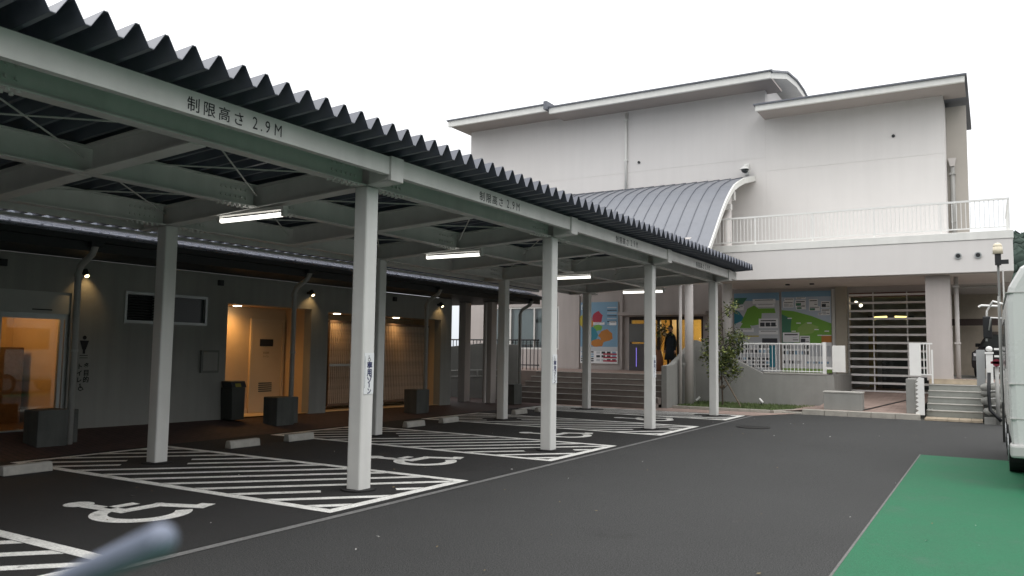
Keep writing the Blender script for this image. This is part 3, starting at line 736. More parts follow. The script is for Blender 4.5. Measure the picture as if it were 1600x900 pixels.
# wall fittings
def wpipe(x, y, z0, z1, r=.05, m=PIPEW):
    p = MB().tube([(x, y, z0), (x, y, z1)], r, 10).build('downpipe', m, VB, smooth=True)
    z = z1-.3
    while z > z0: MB().box(x-r-.02, x+r+.02, y-r-.01, y+r+.015, z, z+.05).build('pipe_clip', m, p); z -= 1.6
    return p
wpipe(-12.02, YW-.07, 7.9, 10.98, .05, WHITE2)
wpipe(-.93, 29.8, 4.9, 7.95, .07, PIPE)
MB().prism([(-1.05, 29.7, 8.2), (-.81, 29.7, 8.2), (-.86, 29.7, 7.93), (-1.0, 29.7, 7.93)], (0, .18, 0)).build('rain_hopper', PIPEW, VB)
for x, z in ((-11.5, 8.98), (-2.56, 8.86)):
    MB().tube([(x, YW-.05, z), (x, YW+.02, z)], .05, 12).build('vent', EAVE, VB)
for x in (-12.6,): pass
# terrace
TX0, TX1 = -7.85, .6
MB().box(TX0+.02, TX1-.02, YD+.02, YD+.25, 3.92, 4.79).build('terrace_fascia', WHITE, VB)
MB().box(TX1-.25, TX1-.02, YD+.251, YW-.01, 3.92, 4.79).build('terrace_fascia', WHITE, VB)
MB().box(TX0+.02, TX0+.25, YD+.251, YW-.01, 3.92, 4.79).build('terrace_fascia', WHITE, VB)
MB().box(TX0, TX1, YD, YW-.01, 4.795, 5.02).build('terrace_coping', WHITE2, VB, bevel=.012)
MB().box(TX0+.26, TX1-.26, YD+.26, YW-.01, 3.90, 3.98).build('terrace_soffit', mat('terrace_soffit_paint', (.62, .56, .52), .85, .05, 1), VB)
MB().box(-1.32, TX1-.02, YW, 33.4, 3.90, 4.8).build('terrace_slab', PINKW, VB)
for x in (-.70, -.23):
    v = MB().tube([(x, YD-.02, 4.375), (x, YD+.03, 4.375)], .085, 18).build('round_vent', ALU, VB)
    MB().tube([(x, YD-.024, 4.375), (x, YD+.0, 4.375)], .058, 16).build('opening', BLACK, v)
for x in (-4.85, -5.6): MB().tube([(x, 26.6, 3.86), (x, 26.6, 3.90)], .07, 12).build('downlight', EAVE, VB)
MB().box(-1.55, -.93, 25.2, 25.8, ZF, 3.90).build('pillar', PINKW, VB, bevel=.012)
MB().box(-1.56, -.92, 25.19, 25.81, ZF+.001, ZF+.13).build('pillar_base', PINKW, VB)
wpipe(-.80, 25.75, 1.02, 3.88, .06, PIPEW)
# railing along the terrace
TR = thing('terrace_railing', 'pale steel balustrade along the white first floor terrace', 'railing', (-3.5, YD+.12, 5.02))
yr = YD+.12
MB().box(TX0+.05, .53, yr-.025, yr+.025, 5.86, 5.91).build('top_rail', WPAINT, TR)
MB().box(TX0+.05, .53, yr-.015, yr+.015, 5.11, 5.14).build('bottom_rail', WPAINT, TR)
MB().box(.485, .535, yr+.026, YW-.05, 5.86, 5.91).build('top_rail', WPAINT, TR); MB().box(.495, .525, yr+.026, YW-.05, 5.11, 5.14).build('bottom_rail', WPAINT, TR)
b0 = None
for k in range(76):
    x = TX0+.1+k*.11
    if b0 is None: b0 = MB().box(x-.009, x+.009, yr-.009, yr+.009, 5.14, 5.86).build('baluster', WPAINT, TR)
    else: dup_child(b0, TR, (k*.11, 0, 0))
b1 = None
for k in range(30):
    y = yr+.12+k*.115
    if b1 is None: b1 = MB().box(.501, .519, y-.009, y+.009, 5.14, 5.86).build('baluster', WPAINT, TR)
    else: dup_child(b1, TR, (0, k*.115, 0))
for x in [TX0+.06, -6.2, -4.5, -2.8, -1.1, .51]:
    MB().box(x-.022, x+.022, yr-.02, yr+.02, 5.021, 5.86).build('post', WPAINT, TR)
# wall camera above the canopy
CM = thing('security_camera', 'white dome security camera on the wall above the canopy end', 'camera', (-7.35, YW-.1, 8.1))
MB().box(-7.42, -7.28, YW-.08, YW-.001, 8.05, 8.45).tube([(-7.35, YW-.08, 8.36), (-7.35, YW-.3, 8.36), (-7.35, YW-.3, 8.22)], .04, 8).tube([(-7.35, YW-.3, 8.20), (-7.35, YW-.3, 8.30)], .17, 16, r2=.10).build('bracket', WPAINT, CM)
MB().ball((-7.35, YW-.3, 8.195), .135, 14, 6, sq=(1,1,-1), z0=0).build('dome', CARGL, CM)

# ---- entrance
ent = MB()
for (a, b, c, d) in ((EN[0], EN[1], 2.86, EN[3]), (EN[0], EN[0]+.08, ZF, 2.86), (-10.78, -10.66, ZF, 2.86), (-10.02, -9.94, ZF, 2.86), (-9.6, -9.52, ZF, 2.86), (EN[1]-.08, EN[1], ZF, 2.86)):
    ent.box(a, b, YW+.02, YW+.12, c, d)
ef = ent.build('entrance_frame', mat('bronze_frame', (.05, .038, .033), .5), VB)
for (a, b) in ((EN[0]+.08, -10.78), (-9.94, -9.6), (-9.52, EN[1]-.08)):
    MB().box(a, b, YW+.06, YW+.068, ZF+.02, 2.86).build('glass_pane', GLASSB, ef)
rm = MB(); rm.box(-13, -8.2, 33.0, 33.2, ZF, 3.5).box(-13.2, -13.0, YW+.31, 33, ZF, 3.5).box(-8.2, -8.0, YW+.31, 33, ZF, 3.5).box(-13, -8.2, YW+.31, 33, 3.2, 3.4)
rm.build('lobby_wall', mat('lobby_ochre', (.60, .45, .22), .8, .12, 1.5), VB)
MB().box(-10.6, -10.5, YW+.9, 30.0, ZF, 3.2).build('lobby_screen', WOOD, VB)
L = bpy.data.lights.new('lobby_lamp', 'POINT'); L.energy = 170; L.color = (1, .72, .30); L.shadow_soft_size = .3
lo = bpy.data.objects.new('lobby_lamp', L); COL.objects.link(lo); lo.parent = VB; lo.location = Vector((-9.6, 31.3, 2.9))-VB.location
MB().box(EN[0]-.25, EN[1]+.25, YW-.55, YW-.001, 3.02, 3.14).build('entrance_hood', PINKW, VB)
# vending-style kiosk with a purple strip, left of the doors
KI = thing('display_stand', 'dark display stand with purple light strip left of the entrance doors', 'display stand', (-11.2, 27.9, ZF))
MB().box(-11.62, -11.0, 27.8, 28.3, ZF, 1.0+ZF).build('cabinet', mat('stand_dark', (.10, .095, .10), .5), KI, bevel=.02)
MB().box(-11.33, -11.305, 27.785, 27.799, ZF+.15, ZF+.85).build('light_strip', PURE, KI)
MB().box(-11.7, -11.0, 28.0, 28.06, ZF+1.06, ZF+1.75).build('screen', mat('stand_screen', (.16, .165, .16), .4), KI)
# window strip on the left part
wf = MB()
for (a, b, c, d) in ((WIN[0], WIN[1], 3.38, 3.45), (WIN[0], WIN[1], 1.7, 1.77), (WIN[0], WIN[0]+.07, 1.77, 3.38), (WIN[1]-.07, WIN[1], 1.77, 3.38), (-17.3, -17.23, 1.77, 3.38), (-16.15, -16.08, 1.77, 3.38)):
    wf.box(a, b, YW+.03, YW+.12, c, d)
wf = wf.build('window', WHITE2, VB)
for (a, b) in ((WIN[0]+.07, -17.3), (-17.23, -16.15), (-16.08, WIN[1]-.07)):
    MB().box(a, b, YW+.07, YW+.078, 1.77, 3.38).build('pane', GLASSB, wf)
    MB().box(a+.03, b-.02, YW+.22, YW+.24, 1.9, 3.36).build('blind', mat('pale_blind', (.62, .66, .66), .8), wf)

# ---- map panels (flat print on boards)
def board(name, x0, x1, z0, z1, label, draw):
    b = MB().box(x0, x1, YW-.05, YW-.001, z0, z1).build(name, WHITE2, VB); b['label'] = label
    p = MB(); yf = [YW-.053]
    def q(a, bb, c, d, m):     # rectangle in board units 0..1
        yf[0] -= .00025
        p.poly([(x0+(x1-x0)*a, yf[0], z0+(z1-z0)*c), (x0+(x1-x0)*bb, yf[0], z0+(z1-z0)*c), (x0+(x1-x0)*bb, yf[0], z0+(z1-z0)*d), (x0+(x1-x0)*a, yf[0], z0+(z1-z0)*d)], m)
    def pg(pts, m):
        yf[0] -= .00025
        p.poly([(x0+(x1-x0)*a, yf[0], z0+(z1-z0)*c) for a, c in pts], m)
    draw(q, pg, lambda s, a, c, h, m: glyphs(p, s, h, (x0+(x1-x0)*a, yf[0]-.0004, z0+(z1-z0)*c), (1,0,0), (0,0,1), m))
    PR = [mat('print_sea', (.50, .58, .68), .5), mat('print_white', (.84, .85, .86), .5), mat('print_green', (.19, .42, .06), .5), mat('print_dgreen', (.07, .22, .14), .5),
          mat('print_dark', (.05, .055, .065), .5), mat('print_blue', (.22, .38, .52), .5), mat('print_orange', (.50, .20, .04), .5), mat('print_red', (.42, .04, .07), .5),
          mat('print_yellow', (.50, .42, .06), .5), mat('print_teal', (.04, .24, .32), .5), mat('print_grey', (.56, .59, .62), .5), mat('print_lgreen', (.30, .47, .13), .5)]
    p.build('printed_map', PR, b)
def cards(q, rg, lst):
    for (a, c, w, h) in lst:
        q(a, a+w, c, c+h, 1)
        if rg.random() < .6: q(a+.08*w, a+.55*w, c+.12*h, c+.6*h, rg.choice((4, 10, 5, 3)))
        q(a+.1*w, a+.9*w, c+.72*h, c+.84*h, 4)
        if h > .07: q(a+.6*w, a+.92*w, c+.2*h, c+.28*h, 4); q(a+.6*w, a+.86*w, c+.42*h, c+.5*h, 10)
def grid(q, rg, a0, a1, c0, c1, nx, nz, m0=1):
    q(a0, a1, c0, c1, m0)
    for i in range(nx):
        for j in range(nz):
            w, h = (a1-a0)/nx, (c1-c0)/nz
            q(a0+i*w+.12*w, a0+(i+.82)*w, c0+j*h+.28*h, c0+(j+.9)*h, rg.choice((4, 4, 4, 10, 5)))
def map_right(q, pg, tx):
    rg = random.Random(3); q(0, 1, 0, 1, 0); q(0, 1, .93, 1, 5)
    pg([(0, .36), (1, .36), (1, .60), (.82, .64), (.62, .69), (.45, .72), (.25, .755), (0, .77)], 2)
    pg([(0, .36), (.25, .36), (.18, .52), (.2, .66), (0, .72)], 3)
    pg([(.3, .45), (.62, .48), (.75, .56), (.5, .62), (.33, .55)], 11)
    for (a, c) in ((.12, .66), (.3, .6), (.52, .6), (.66, .52), (.72, .45), (.2, .5), (.45, .42), (.86, .5)): q(a, a+.09, c, c+.012, 1)
    cards(q, rg, [(.03, .80, .22, .08), (.28, .80, .22, .09), (.56, .81, .18, .09), (.80, .79, .18, .08), (.06, .865, .2, .05), (.3, .90, .2, .025), (.3, .775, .2, .045), (.56, .755, .22, .055), (.8, .70, .18, .08), (.74, .70, .1, .03)])
    cards(q, rg, [(.02, .37, .34, .12), (.37, .36, .2, .09), (.8, .36, .2, .10)])
    q(.8, 1, .37, .45, 6)
    q(0, 1, 0, .36, 1); grid(q, rg, .02, .56, .20, .34, 9, 2); grid(q, rg, .02, .42, .09, .15, 7, 1); grid(q, rg, .5, .95, .10, .14, 8, 1); q(.58, .98, .2, .33, 10); q(0, 1, 0, .05, 11)
def map_mid(q, pg, tx):
    rg = random.Random(5); q(0, 1, 0, 1, 10); q(0, 1, .90, 1, 5); pg([(0, .60), (.25, .66), (.12, .76), (0, .8)], 9)
    pg([(.15, .62), (.4, .58), (.6, .60), (.62, .74), (.92, .74), (.9, .80), (.55, .80), (.45, .84), (.3, .80), (.22, .70)], 2)
    pg([(0, .84), (.2, .86), (.3, .94), (0, .94)], 3)
    pg([(.1, .53), (.4, .53), (.35, .60), (.2, .62)], 2)
    cards(q, rg, [(.42, .86, .5, .06), (.5, .82, .4, .035), (.55, .55, .42, .12), (.02, .50, .42, .05), (.02, .78, .2, .06), (.55, .47, .42, .05)])
    for k in range(3): q(.58+k*.12, .68+k*.12, .57, .62, 4)
    q(.12, .55, .44, .455, 8); q(.62, .95, .36, .42, 4); grid(q, rg, .05, .92, .22, .34, 9, 2); grid(q, rg, .08, .9, .04, .18, 8, 3); q(.78, .9, .06, .33, 9)
def map_left(q, pg, tx):
    rg = random.Random(9); q(0, 1, 0, 1, 3); q(0, 1, .22, 1, 5)
    def blob(cx, cz, r, m, sq=.75):
        pg([(cx+r*math.cos(t*math.pi/7)*(1+.16*math.sin(3*t+cx*9)), cz+r*sq*math.sin(t*math.pi/7)*(1+.12*math.cos(2*t))) for t in range(14)], m)
    blob(.46, .74, .14, 7); blob(.18, .66, .17, 6); blob(.06, .70, .12, 8); blob(.47, .58, .13, 2, .4); blob(.3, .46, .17, 9); blob(.68, .45, .18, 6, .55); blob(.46, .33, .18, 6, .35)
    for k in range(7): q(.72, .97, .90-k*.045, .915-k*.045, 4 if k % 2 else 10)
    cards(q, rg, [(.02, .88, .2, .08), (.35, .63, .3, .04), (.78, .62, .18, .06)])
    q(0, 1, .17, .27, 10); q(0, 1, 0, .2, 1); grid(q, rg, .0, .40, .02, .2, 2, 5); grid(q, rg, .42, .98, .02, .2, 4, 3)
    for i in range(3): q(.62, .98, .14-i*.055, .165-i*.055, 7)
board('map_panel', -6.20, -4.58, 1.02, 3.80, 'map board of a green coast under photo cards, right of the round column', map_right)
board('map_panel', -7.85, -6.28, 1.02, 3.78, 'map board with green land patch behind the sapling', map_mid)
board('map_panel', -13.95, -12.35, 1.18, 3.58, 'shaded map board with coloured district shapes above the brown steps', map_left)
MB().box(-4.56, -4.46, YW-.06, YW-.001, 1.0, 3.85).build('panel_post', WHITE2, VB)
MB().box(-4.40, -4.06, YW-.35, YW-.001, .3, 3.90).build('pilaster', mat('olive_render', (.36, .33, .27), .85, .05), VB)
for x in (-12.2, -14.05): MB().box(x-.05, x+.05, YW-.08, YW-.001, 1.0, 3.85).build('panel_post', PINKW, VB)

# ---- grille shutter
GS = thing('grille_shutter', 'closed grey bar shutter over the dark vehicle bay beside the pillar', 'shutter', (-2.8, YW-.1, .4))
b0 = None
for k in range(13):
    z = .47+k*.262
    if b0 is None: b0 = MB().box(GT[0], GT[1], YW-.13, YW-.09, z-.034, z+.034).build('bar', mat('shutter_bar', (.78, .76, .74), .45, .06), GS)
    else: dup_child(b0, GS, (0, 0, k*.262))
for x in (-3.28, -2.28): MB().box(x-.018, x+.018, YW-.088, YW-.06, .45, 3.7).build('upright', STEEL, GS)
for x in (GT[0]-.03, GT[1]+.03): MB().box(x-.035, x+.035, YW-.14, YW-.06, .40, 3.72).build('guide_rail', PIPE, GS)
MB().box(GT[0]-.02, GT[1]+.02, YW-.001, YW+.02, 3.55, 3.7).build('shutter_box', mat('shutter_box_red', (.14, .06, .045), .6), GS)
MB().poly([(GT[0], YW+.05, .45), (GT[1], YW+.05, .45), (GT[1], YW+.05, 3.6), (GT[0], YW+.05, 3.6)]).build('glass_pane', GLASSB, GS)
bay = MB(); bay.box(-4.6, -1.4, 33.0, 33.2, .3, 3.7).box(-4.7, -4.6, YW+.31, 33, .3, 3.7).box(-1.4, -1.35, YW+.31, 33, .3, 3.7).box(-4.6, -1.4, YW+.31, 33, 3.65, 3.75)
bay.build('bay_wall', mat('bay_dark', (.40, .385, .36), .8, .3, 1.2), VB)
MB().box(-3.9, -3.66, 32.2, 32.6, .45, 2.7).build('bay_column', mat('bay_yellow', (.30, .22, .05), .7), VB)
MB().box(-3.4, -1.8, 31.6, 32.8, .45, 1.5).build('bay_bench', BLACK, VB)
BY = thing('bay_lamp', 'left of two yellow lamps glowing behind the bar shutter', 'lamp', (-3.2, 29.9, 2.9), 'yellow lamps behind the shutter')  # glowing tubes added in place of reflections of lamps
MB().box(-3.62, -3.42, 29.86, 29.94, 2.84, 2.98).build('holder', BLACK, BY); MB().tube([(-3.42, 29.9, 2.91), (-3.02, 29.9, 2.93)], .06, 12).build('lamp_tube', YELE, BY, smooth=True)
by2 = thing('bay_lamp', 'right of two yellow lamps glowing behind the bar shutter', 'lamp', (-2.4, 29.9, 2.9), 'yellow lamps behind the shutter')
MB().box(-2.38, -2.2, 29.86, 29.94, 2.84, 2.98).build('holder', BLACK, by2); MB().tube([(-2.78, 29.9, 2.93), (-2.38, 29.9, 2.91)], .06, 12).build('lamp_tube', YELE, by2)
for k, (x, z) in enumerate(((-3.82, 3.38), (-3.68, 3.28))):
    MB().tube([(x, YW+.10, z), (x, YW+.14, z+.01)], .045, 12).build('spot_lamp', WHITEE, VB)

# ---- raised floor, steps, plaza
def slab(name, x0, x1, y0, y1, z0, z1, m):
    o = MB().box(x0, x1, y0, y1, z0, z1).build(name, m); o['kind'] = 'structure'; return o
slab('raised_floor', -19.4, -8.46, 23.85, 28.49, -.1, ZF, PINKT)
slab('raised_floor', -8.44, -4.21, 25.26, 28.49, -.1, ZF, PINKT)
slab('raised_floor', -1.52, .6, 25.16, 28.49, -.1, ZF, PINKT)
slab('raised_floor', -1.31, 8, 28.5, 34, -.1, ZF+.02, CONC)
pz = MB(); pz.poly([(-4.2, 23.02, .135), (-1.72, 23.02, .135), (-1.55, 28.48, .46), (-4.2, 28.48, .46)]); pz.poly([(-4.2, 28.48, .46), (-1.55, 28.48, .46), (-1.55, 33, .46), (-4.2, 33, .46)])
o = pz.build('bay_apron', PINKT); o['kind'] = 'structure'
pz = MB(); pz.poly([(-11.6, 21.33, .006), (-5.4, 21.33, .006), (-4.6, 22.79, .01), (-11.6, 22.79, .01)]); pz.poly([(-8.2, 22.79, .010), (-5.6, 22.79, .010), (-4.2, 23.02, .134), (-4.2, 25.0, .134), (-6.2, 25.0, .05), (-8.2, 25.0, .02)])
o = pz.build('plaza_paving', PINKT); o['kind'] = 'structure'
# drain channel in the apron
dr = MB()
for k in range(9): dr.box(-2.95+k*.10, -2.93+k*.10, 23.35+k*.36, 23.62+k*.36, .155+k*.0212, .162+k*.0212)
tag(MB().prism([(-3.05, 23.25, .152), (-2.95, 23.25, .152), (-2.02, 26.6, .352), (-2.12, 26.6, .352)], (0,0,.004)).build('drain_channel', IRON), 'narrow dark drain channel running diagonally across the paved apron', 'drain')
# entrance steps (brown)
ES = thing('entrance_steps', 'wide flight of brown steps climbing to the entrance under the canopy', 'steps', (-11, 21.8, 0))
ny_, n_ = 21.75, 6
for k in range(n_):
    z1 = ZF*(k+1)/n_; y = ny_+k*.36
    s = MB().box(-13.2, -8.33, y, 23.84 if k == n_-1 else y+.40, max(0, z1-.20), z1-.012).build('step', STEPB, ES)
    MB().box(-13.2, -8.33, y-.012, y+.05, z1-.0115, z1+.004).build('nosing', CONCL, s)
    if k: pass
# side steps (grey)
SS = thing('side_steps', 'short flight of grey steps with tan tiled landings beside the rockery', 'steps', (-.85, 22.9, 0))
sy = [23.6, 23.9, 24.2, 24.5, 24.8, 25.1]; sz = [.22, .38, .54, .70, .86, 1.0]
for k in range(6):
    s = MB().box(-1.5, -.22, sy[k], (sy[k+1] if k < 5 else 25.5)+.04, sz[k]-.2, sz[k]-.02).build('step', STEPM, SS)
    MB().box(-1.5, -.22, sy[k]-.015, sy[k]+.30, sz[k]-.019, sz[k]).build('nosing', TAN if k == 5 else CONCL, s)
for k in range(5): MB().box(-1.5+k*.257, -1.5+k*.257+.25, 22.86, 23.58, .0, .055).build('tile', TAN, SS, bevel=.004)
MB().box(-1.5, -.22, 25.07, 25.082, .865, .978).build('riser_tile', TAN, SS)
for x in (-1.46, -1.38): MB().box(x-.012, x+.012, 23.4, 25.2, .22, .24).build('side_rail', PIPE, SS)
# kerb stones along the apron
KB = bpy.data.objects.new('kerb', None); COL.objects.link(KB); KB.location = (-4, 22.9, 0); KB['kind'] = 'structure'
k0 = None
for k in range(7):
    x = -5.62+k*.575
    h = .05 if k < 2 else .135
    MB().box(x+.004, x+.571, 22.80, 23.01, -.02, h+.005).build('kerb_stone', KERB, KB, bevel=.012)
# grass bed kerb
for k in range(5):
    x = -8.05+k*.56
    MB().box(x+.004, x+.556, 22.50, 22.62, -.01, .09).build('kerb_stone', KERB, KB, bevel=.01)
for k in range(4):
    t = k*.56; MB().prism([(-5.24+t*.42, 22.52+t*.9, -.01), (-5.14+t*.42, 22.48+t*.9, -.01), (-5.14+(t+.55)*.42, 22.48+(t+.55)*.9, -.01), (-5.24+(t+.55)*.42, 22.52+(t+.55)*.9, -.01)], (0,0,.10)).build('kerb_stone', KERB, KB)
gb = MB(); gb.poly([(-8.05, 22.63, .06), (-5.3, 22.63, .06), (-4.4, 24.6, .09), (-4.4, 25.0, .09), (-8.05, 25.0, .09)]); o = gb.build('lawn_bed', SOIL); o['kind'] = 'structure'
gr = MB(); rg = random.Random(11)
for k in range(5200):
    y = rg.uniform(22.66, 24.95); xr = -5.35+(y-22.63)*.42; x = rg.uniform(-8.0, xr)
    a = rg.uniform(0, 6.28); h = rg.uniform(.03, .085); w = .009; zb = .06+(y-22.63)*.013
    dx, dy = math.cos(a)*w, math.sin(a)*w
    gr.poly([(x-dx, y-dy, zb), (x+dx, y+dy, zb), (x+rg.uniform(-.03, .03), y+rg.uniform(-.03, .03), zb+h)])
o = gr.build('grass', GRASS); o['kind'] = 'stuff'; o['label'] = 'short green grass in the bed before the ramp wall'; o['category'] = 'grass'
# ramp parapet wall
PW = MB(); PW.prism([(-8.45, 25.0, 0), (-8.45, 25.0, 1.88), (-8.19, 25.0, 2.05), (-7.93, 25.0, 1.97), (-6.03, 25.0, 1.035), (-4.2, 25.0, 1.035), (-4.2, 25.0, 0)], (0, .25, 0))
PWo = PW.build('ramp_parapet', CONC, bevel=.012); tag(PWo, 'smooth grey concrete parapet wall sloping down behind the sapling', 'wall')
MB().box(-4.2, -3.98, 25.01, 28.4, .0, 1.03).build('return_wall', CONC, PWo)
MB().box(-6.0, -4.18, 24.985, 25.27, 1.036, 1.075).build('coping', CONCL, PWo)
CW = MB(); CW.prism([(-8.32, 22.35, 0), (-8.32, 24.99, 0), (-8.32, 24.99, 1.86), (-8.32, 24.4, 1.80), (-8.32, 23.6, 1.5), (-8.32, 22.95, 1.28), (-8.32, 22.35, 1.24)], (.17, 0, 0))
CWo = CW.build('stair_cheek_wall', CONC, bevel=.012); CWo.location.y = -.0; tag(CWo, 'low curved concrete cheek wall ending the brown steps', 'wall')
# ramp railing
RR = thing('ramp_railing', 'white slim railing on the concrete parapet before the map boards', 'railing', (-5.5, 25.1, 1.04))
MB().box(-6.78, -4.22, 25.10, 25.14, 1.93, 1.97).build('top_rail', WPAINT, RR); MB().box(-6.05, -4.22, 25.105, 25.135, 1.11, 1.135).build('bottom_rail', WPAINT, RR)
b0 = None
for k in range(24):
    x = -6.74+k*.108
    zb = 1.09 if x > -6.03 else 1.09+(-6.03-x)*.49
    MB().box(x-.0065, x+.0065, 25.113, 25.127, zb, 1.93).build('baluster', WPAINT, RR)
MB().box(-4.30, -4.20, 25.06, 25.16, 1.04, 2.0).build('post', WPAINT, RR)
WP = MB().box(-4.02, -3.66, 24.98, 25.02, 1.12, 1.90).build('white_board', WHITE2, bevel=.006); tag(WP, 'blank pale board fixed at the railing end left of the shutter', 'board')
MB().box(-4.19, -4.02, 24.985, 25.0, 1.2, 1.26).build('bracket', WPAINT, WP)
# planter box
PB = MB().box(-3.96, -2.99, 23.12, 23.55, .12, .60).build('concrete_bench', CONC, bevel=.012); tag(PB, 'low square concrete block standing on the apron kerb before the shutter', 'concrete block')
MB().box(-3.975, -2.975, 23.105, 23.565, .601, .64).build('top_slab', CONCL, PB, bevel=.006)
# white scalloped fence end, concrete pier
GP = MB().box(-1.93, -1.72, 23.10, 24.6, .12, 1.03).build('gate_pier', CONC, bevel=.01); tag(GP, 'narrow grey concrete pier left of the grey side steps', 'pier')
pts = [(-1.50, 23.0, .12), (-1.50, 23.0, 1.06), (-1.62, 23.0, 1.08), (-1.68, 23.0, 1.0)]
for k in range(8): z = .94-k*.105; pts += [(-1.635, 23.0, z+.03), (-1.705, 23.0, z-.03)]
pts += [(-1.70, 23.0, .12)]
SFn = MB().prism(pts, (0, .06, 0)).build('scalloped_board', WPAINT); tag(SFn, 'white upright board with toothed left edge beside the side steps', 'board')
WR = thing('stair_railing', 'white panelled railing above the pier at the head of the steps', 'railing', (-1.7, 24.0, 1.03))
MB().box(-1.90, -1.62, 23.95, 23.99, 1.10, 1.98).build('panel', WPAINT, WR); MB().box(-1.62, -1.34, 23.95, 23.99, 1.94, 1.98).build('top_rail', WPAINT, WR); MB().box(-1.62, -1.34, 23.955, 23.985, 1.12, 1.15).build('bottom_rail', WPAINT, WR)
for x in (-1.55, -1.48, -1.41): MB().box(x-.01, x+.01, 23.96, 23.98, 1.15, 1.94).build('baluster', WPAINT, WR)
MB().box(-1.375, -1.335, 23.94, 24.0, .9, 1.80).build('post', WPAINT, WR)

# ---- canopy
CN = thing('entrance_canopy', 'curved blue grey seamed metal canopy over the entrance steps on round columns', 'canopy', (-11, 25.5, 0))
cp = [(28.48, 7.93), (27.74, 7.75), (27.0, 7.56), (26.25, 7.30), (25.75, 7.09), (25.32, 6.82), (24.85, 6.47), (24.45, 6.12), (24.0, 5.68), (23.55, 5.22), (22.97, 4.66), (22.4, 4.12)]
def strip(x0, x1, dz0, dz1, name, m, smooth=False):
    mb = MB()
    for a, b in zip(cp[:-1], cp[1:]):
        i = len(mb.v)
        n_ = Vector((0, b[0]-a[0], b[1]-a[1])).normalized()
        mb.prism([(x0, a[0], a[1]+dz0), (x0, b[0], b[1]+dz0), (x0, b[0], b[1]+dz1), (x0, a[0], a[1]+dz1)], (x1-x0, 0, 0))
    return mb.build(name, m, CN)
NP = 19; pw = 8.0/NP
p0 = None
for k in range(NP):
    x0 = -15.1+k*pw
    if p0 is None:
        p0 = strip(x0+.012, x0+pw-.012, 0, .03, 'roof_panel', CANR); s0 = strip(x0-.012, x0+.012, 0, .062, 'seam', SEAM)
    else: dup_child(p0, CN, (k*pw, 0, 0)); dup_child(s0, CN, (k*pw, 0, 0))
strip(-7.10, -7.05, -.13, .065, 'verge_board', WHITE2); strip(-15.2, -15.115, -.2, .07, 'verge_board', WHITE2)
strip(-15.1, -7.11, -.16, -.06, 'soffit', PINKW)
MB().box(-15.0, -7.3, 24.9, 25.1, 5.9, 6.18).build('purlin', STEEL, CN); MB().box(-15.0, -7.2, 26.2, 26.4, 6.75, 7.05).build('purlin', STEEL, CN)
MB().box(-7.75, -7.10, 25.45, 25.62, 6.3, 6.48).build('bracket_arm', STEEL, CN)
MB().tube([(-7.33, 25.75, ZF), (-7.33, 25.75, 6.85)], .165, 24).build('column', PIPEW, CN, smooth=True)
MB().tube([(-7.86, 23.5, .05), (-7.86, 23.5, 5.15)], .128, 24).build('column', PIPEW, CN, smooth=True)
MB().tube([(-8.06, 23.3, .05), (-8.06, 23.3, 4.9)], .045, 10).build('downpipe', PIPEW, CN, smooth=True)
MB().box(-8.10, -7.9, 23.30, 23.34, 1.28, 1.31).build('pipe_clip', PIPE, CN)

# ---- planting, spots
def leaf_cluster(mb, c, r, n, rg, size=.055, m=0, mm=(0,)):
    for k in range(n):
        d = Vector((rg.gauss(0, 1), rg.gauss(0, 1), rg.gauss(0, 1))).normalized()*r*rg.random()**.5
        p = Vector(c)+Vector((d.x, d.y, d.z*1.3)); s = size*rg.uniform(.6, 1.4)
        a = Vector((rg.uniform(-1, 1), rg.uniform(-1, 1), rg.uniform(-.6, .6))).normalized(); b = a.cross(Vector((rg.uniform(-1, 1), rg.uniform(-1, 1), 1))).normalized()
        mb.poly([p, p+a*s*.5+b*s*.28, p+a*s, p+a*s*.5-b*s*.28], rg.choice(mm))
SP = thing('sapling_tree', 'young slender tree propped by stakes in the grass bed', 'tree', (-6.85, 23.7, .08))
rg = random.Random(21); tr = MB(); cr = MB()
tr.tube([(-6.9, 23.7, .05), (-6.93, 23.7, 1.0), (-6.88, 23.72, 2.0), (-6.92, 23.7, 3.0)], .028, 8, r2=.008)
for k in range(17):
    z = .75+k*.13; a = rg.uniform(0, 6.28); ln = rg.uniform(.25, .6)*(1.15-.03*k)
    e = Vector((-6.88+math.cos(a)*ln, 23.7+math.sin(a)*ln*.7, z+ln*rg.uniform(.35, .8)))
    tr.tube([(-6.91, 23.7, z), tuple(e)], .010, 5, r2=.004)
    leaf_cluster(cr, e, .16+.05*rg.random(), 120 if k < 9 else 45, rg, .09, mm=(0, 0, 1)); leaf_cluster(cr, (Vector((-6.91, 23.7, z))+e)/2, .14, 45, rg, .08, mm=(0, 1))
tr.tube([(-6.9, 23.7, .55), (-6.3, 23.75, 1.15)], .012, 5, r2=.005); leaf_cluster(cr, (-6.36, 23.75, 1.1), .13, 26, rg, .06, mm=(0, 1)); leaf_cluster(cr, (-6.55, 23.75, .85), .10, 16, rg, .055, mm=(0, 1))
leaf_cluster(cr, (-6.75, 23.7, 1.35), .32, 620, rg, .09, mm=(0, 0, 1)); leaf_cluster(cr, (-6.7, 23.7, 1.75), .27, 240, rg, .09, mm=(0, 1)); leaf_cluster(cr, (-7.35, 23.75, 1.9), .22, 150, rg, .085, mm=(0, 1)); leaf_cluster(cr, (-7.4, 23.75, 1.45), .2, 110, rg, .085, mm=(0, 1))
tr.build('trunk', BARK, SP); cr.build('crown', [LEAF, LEAF2], SP)
for (x0, x1) in ((-7.22, -6.93), (-6.28, -6.86)): MB().tube([(x0, 23.45, .05), (x1, 23.66, .95)], .022, 7).build('stake', WOODG, SP)
MB().tube([(-6.98, 23.7, .62), (-6.84, 23.7, .66)], .045, 8).build('stake_tie', WOODG, SP)
lamp0 = None
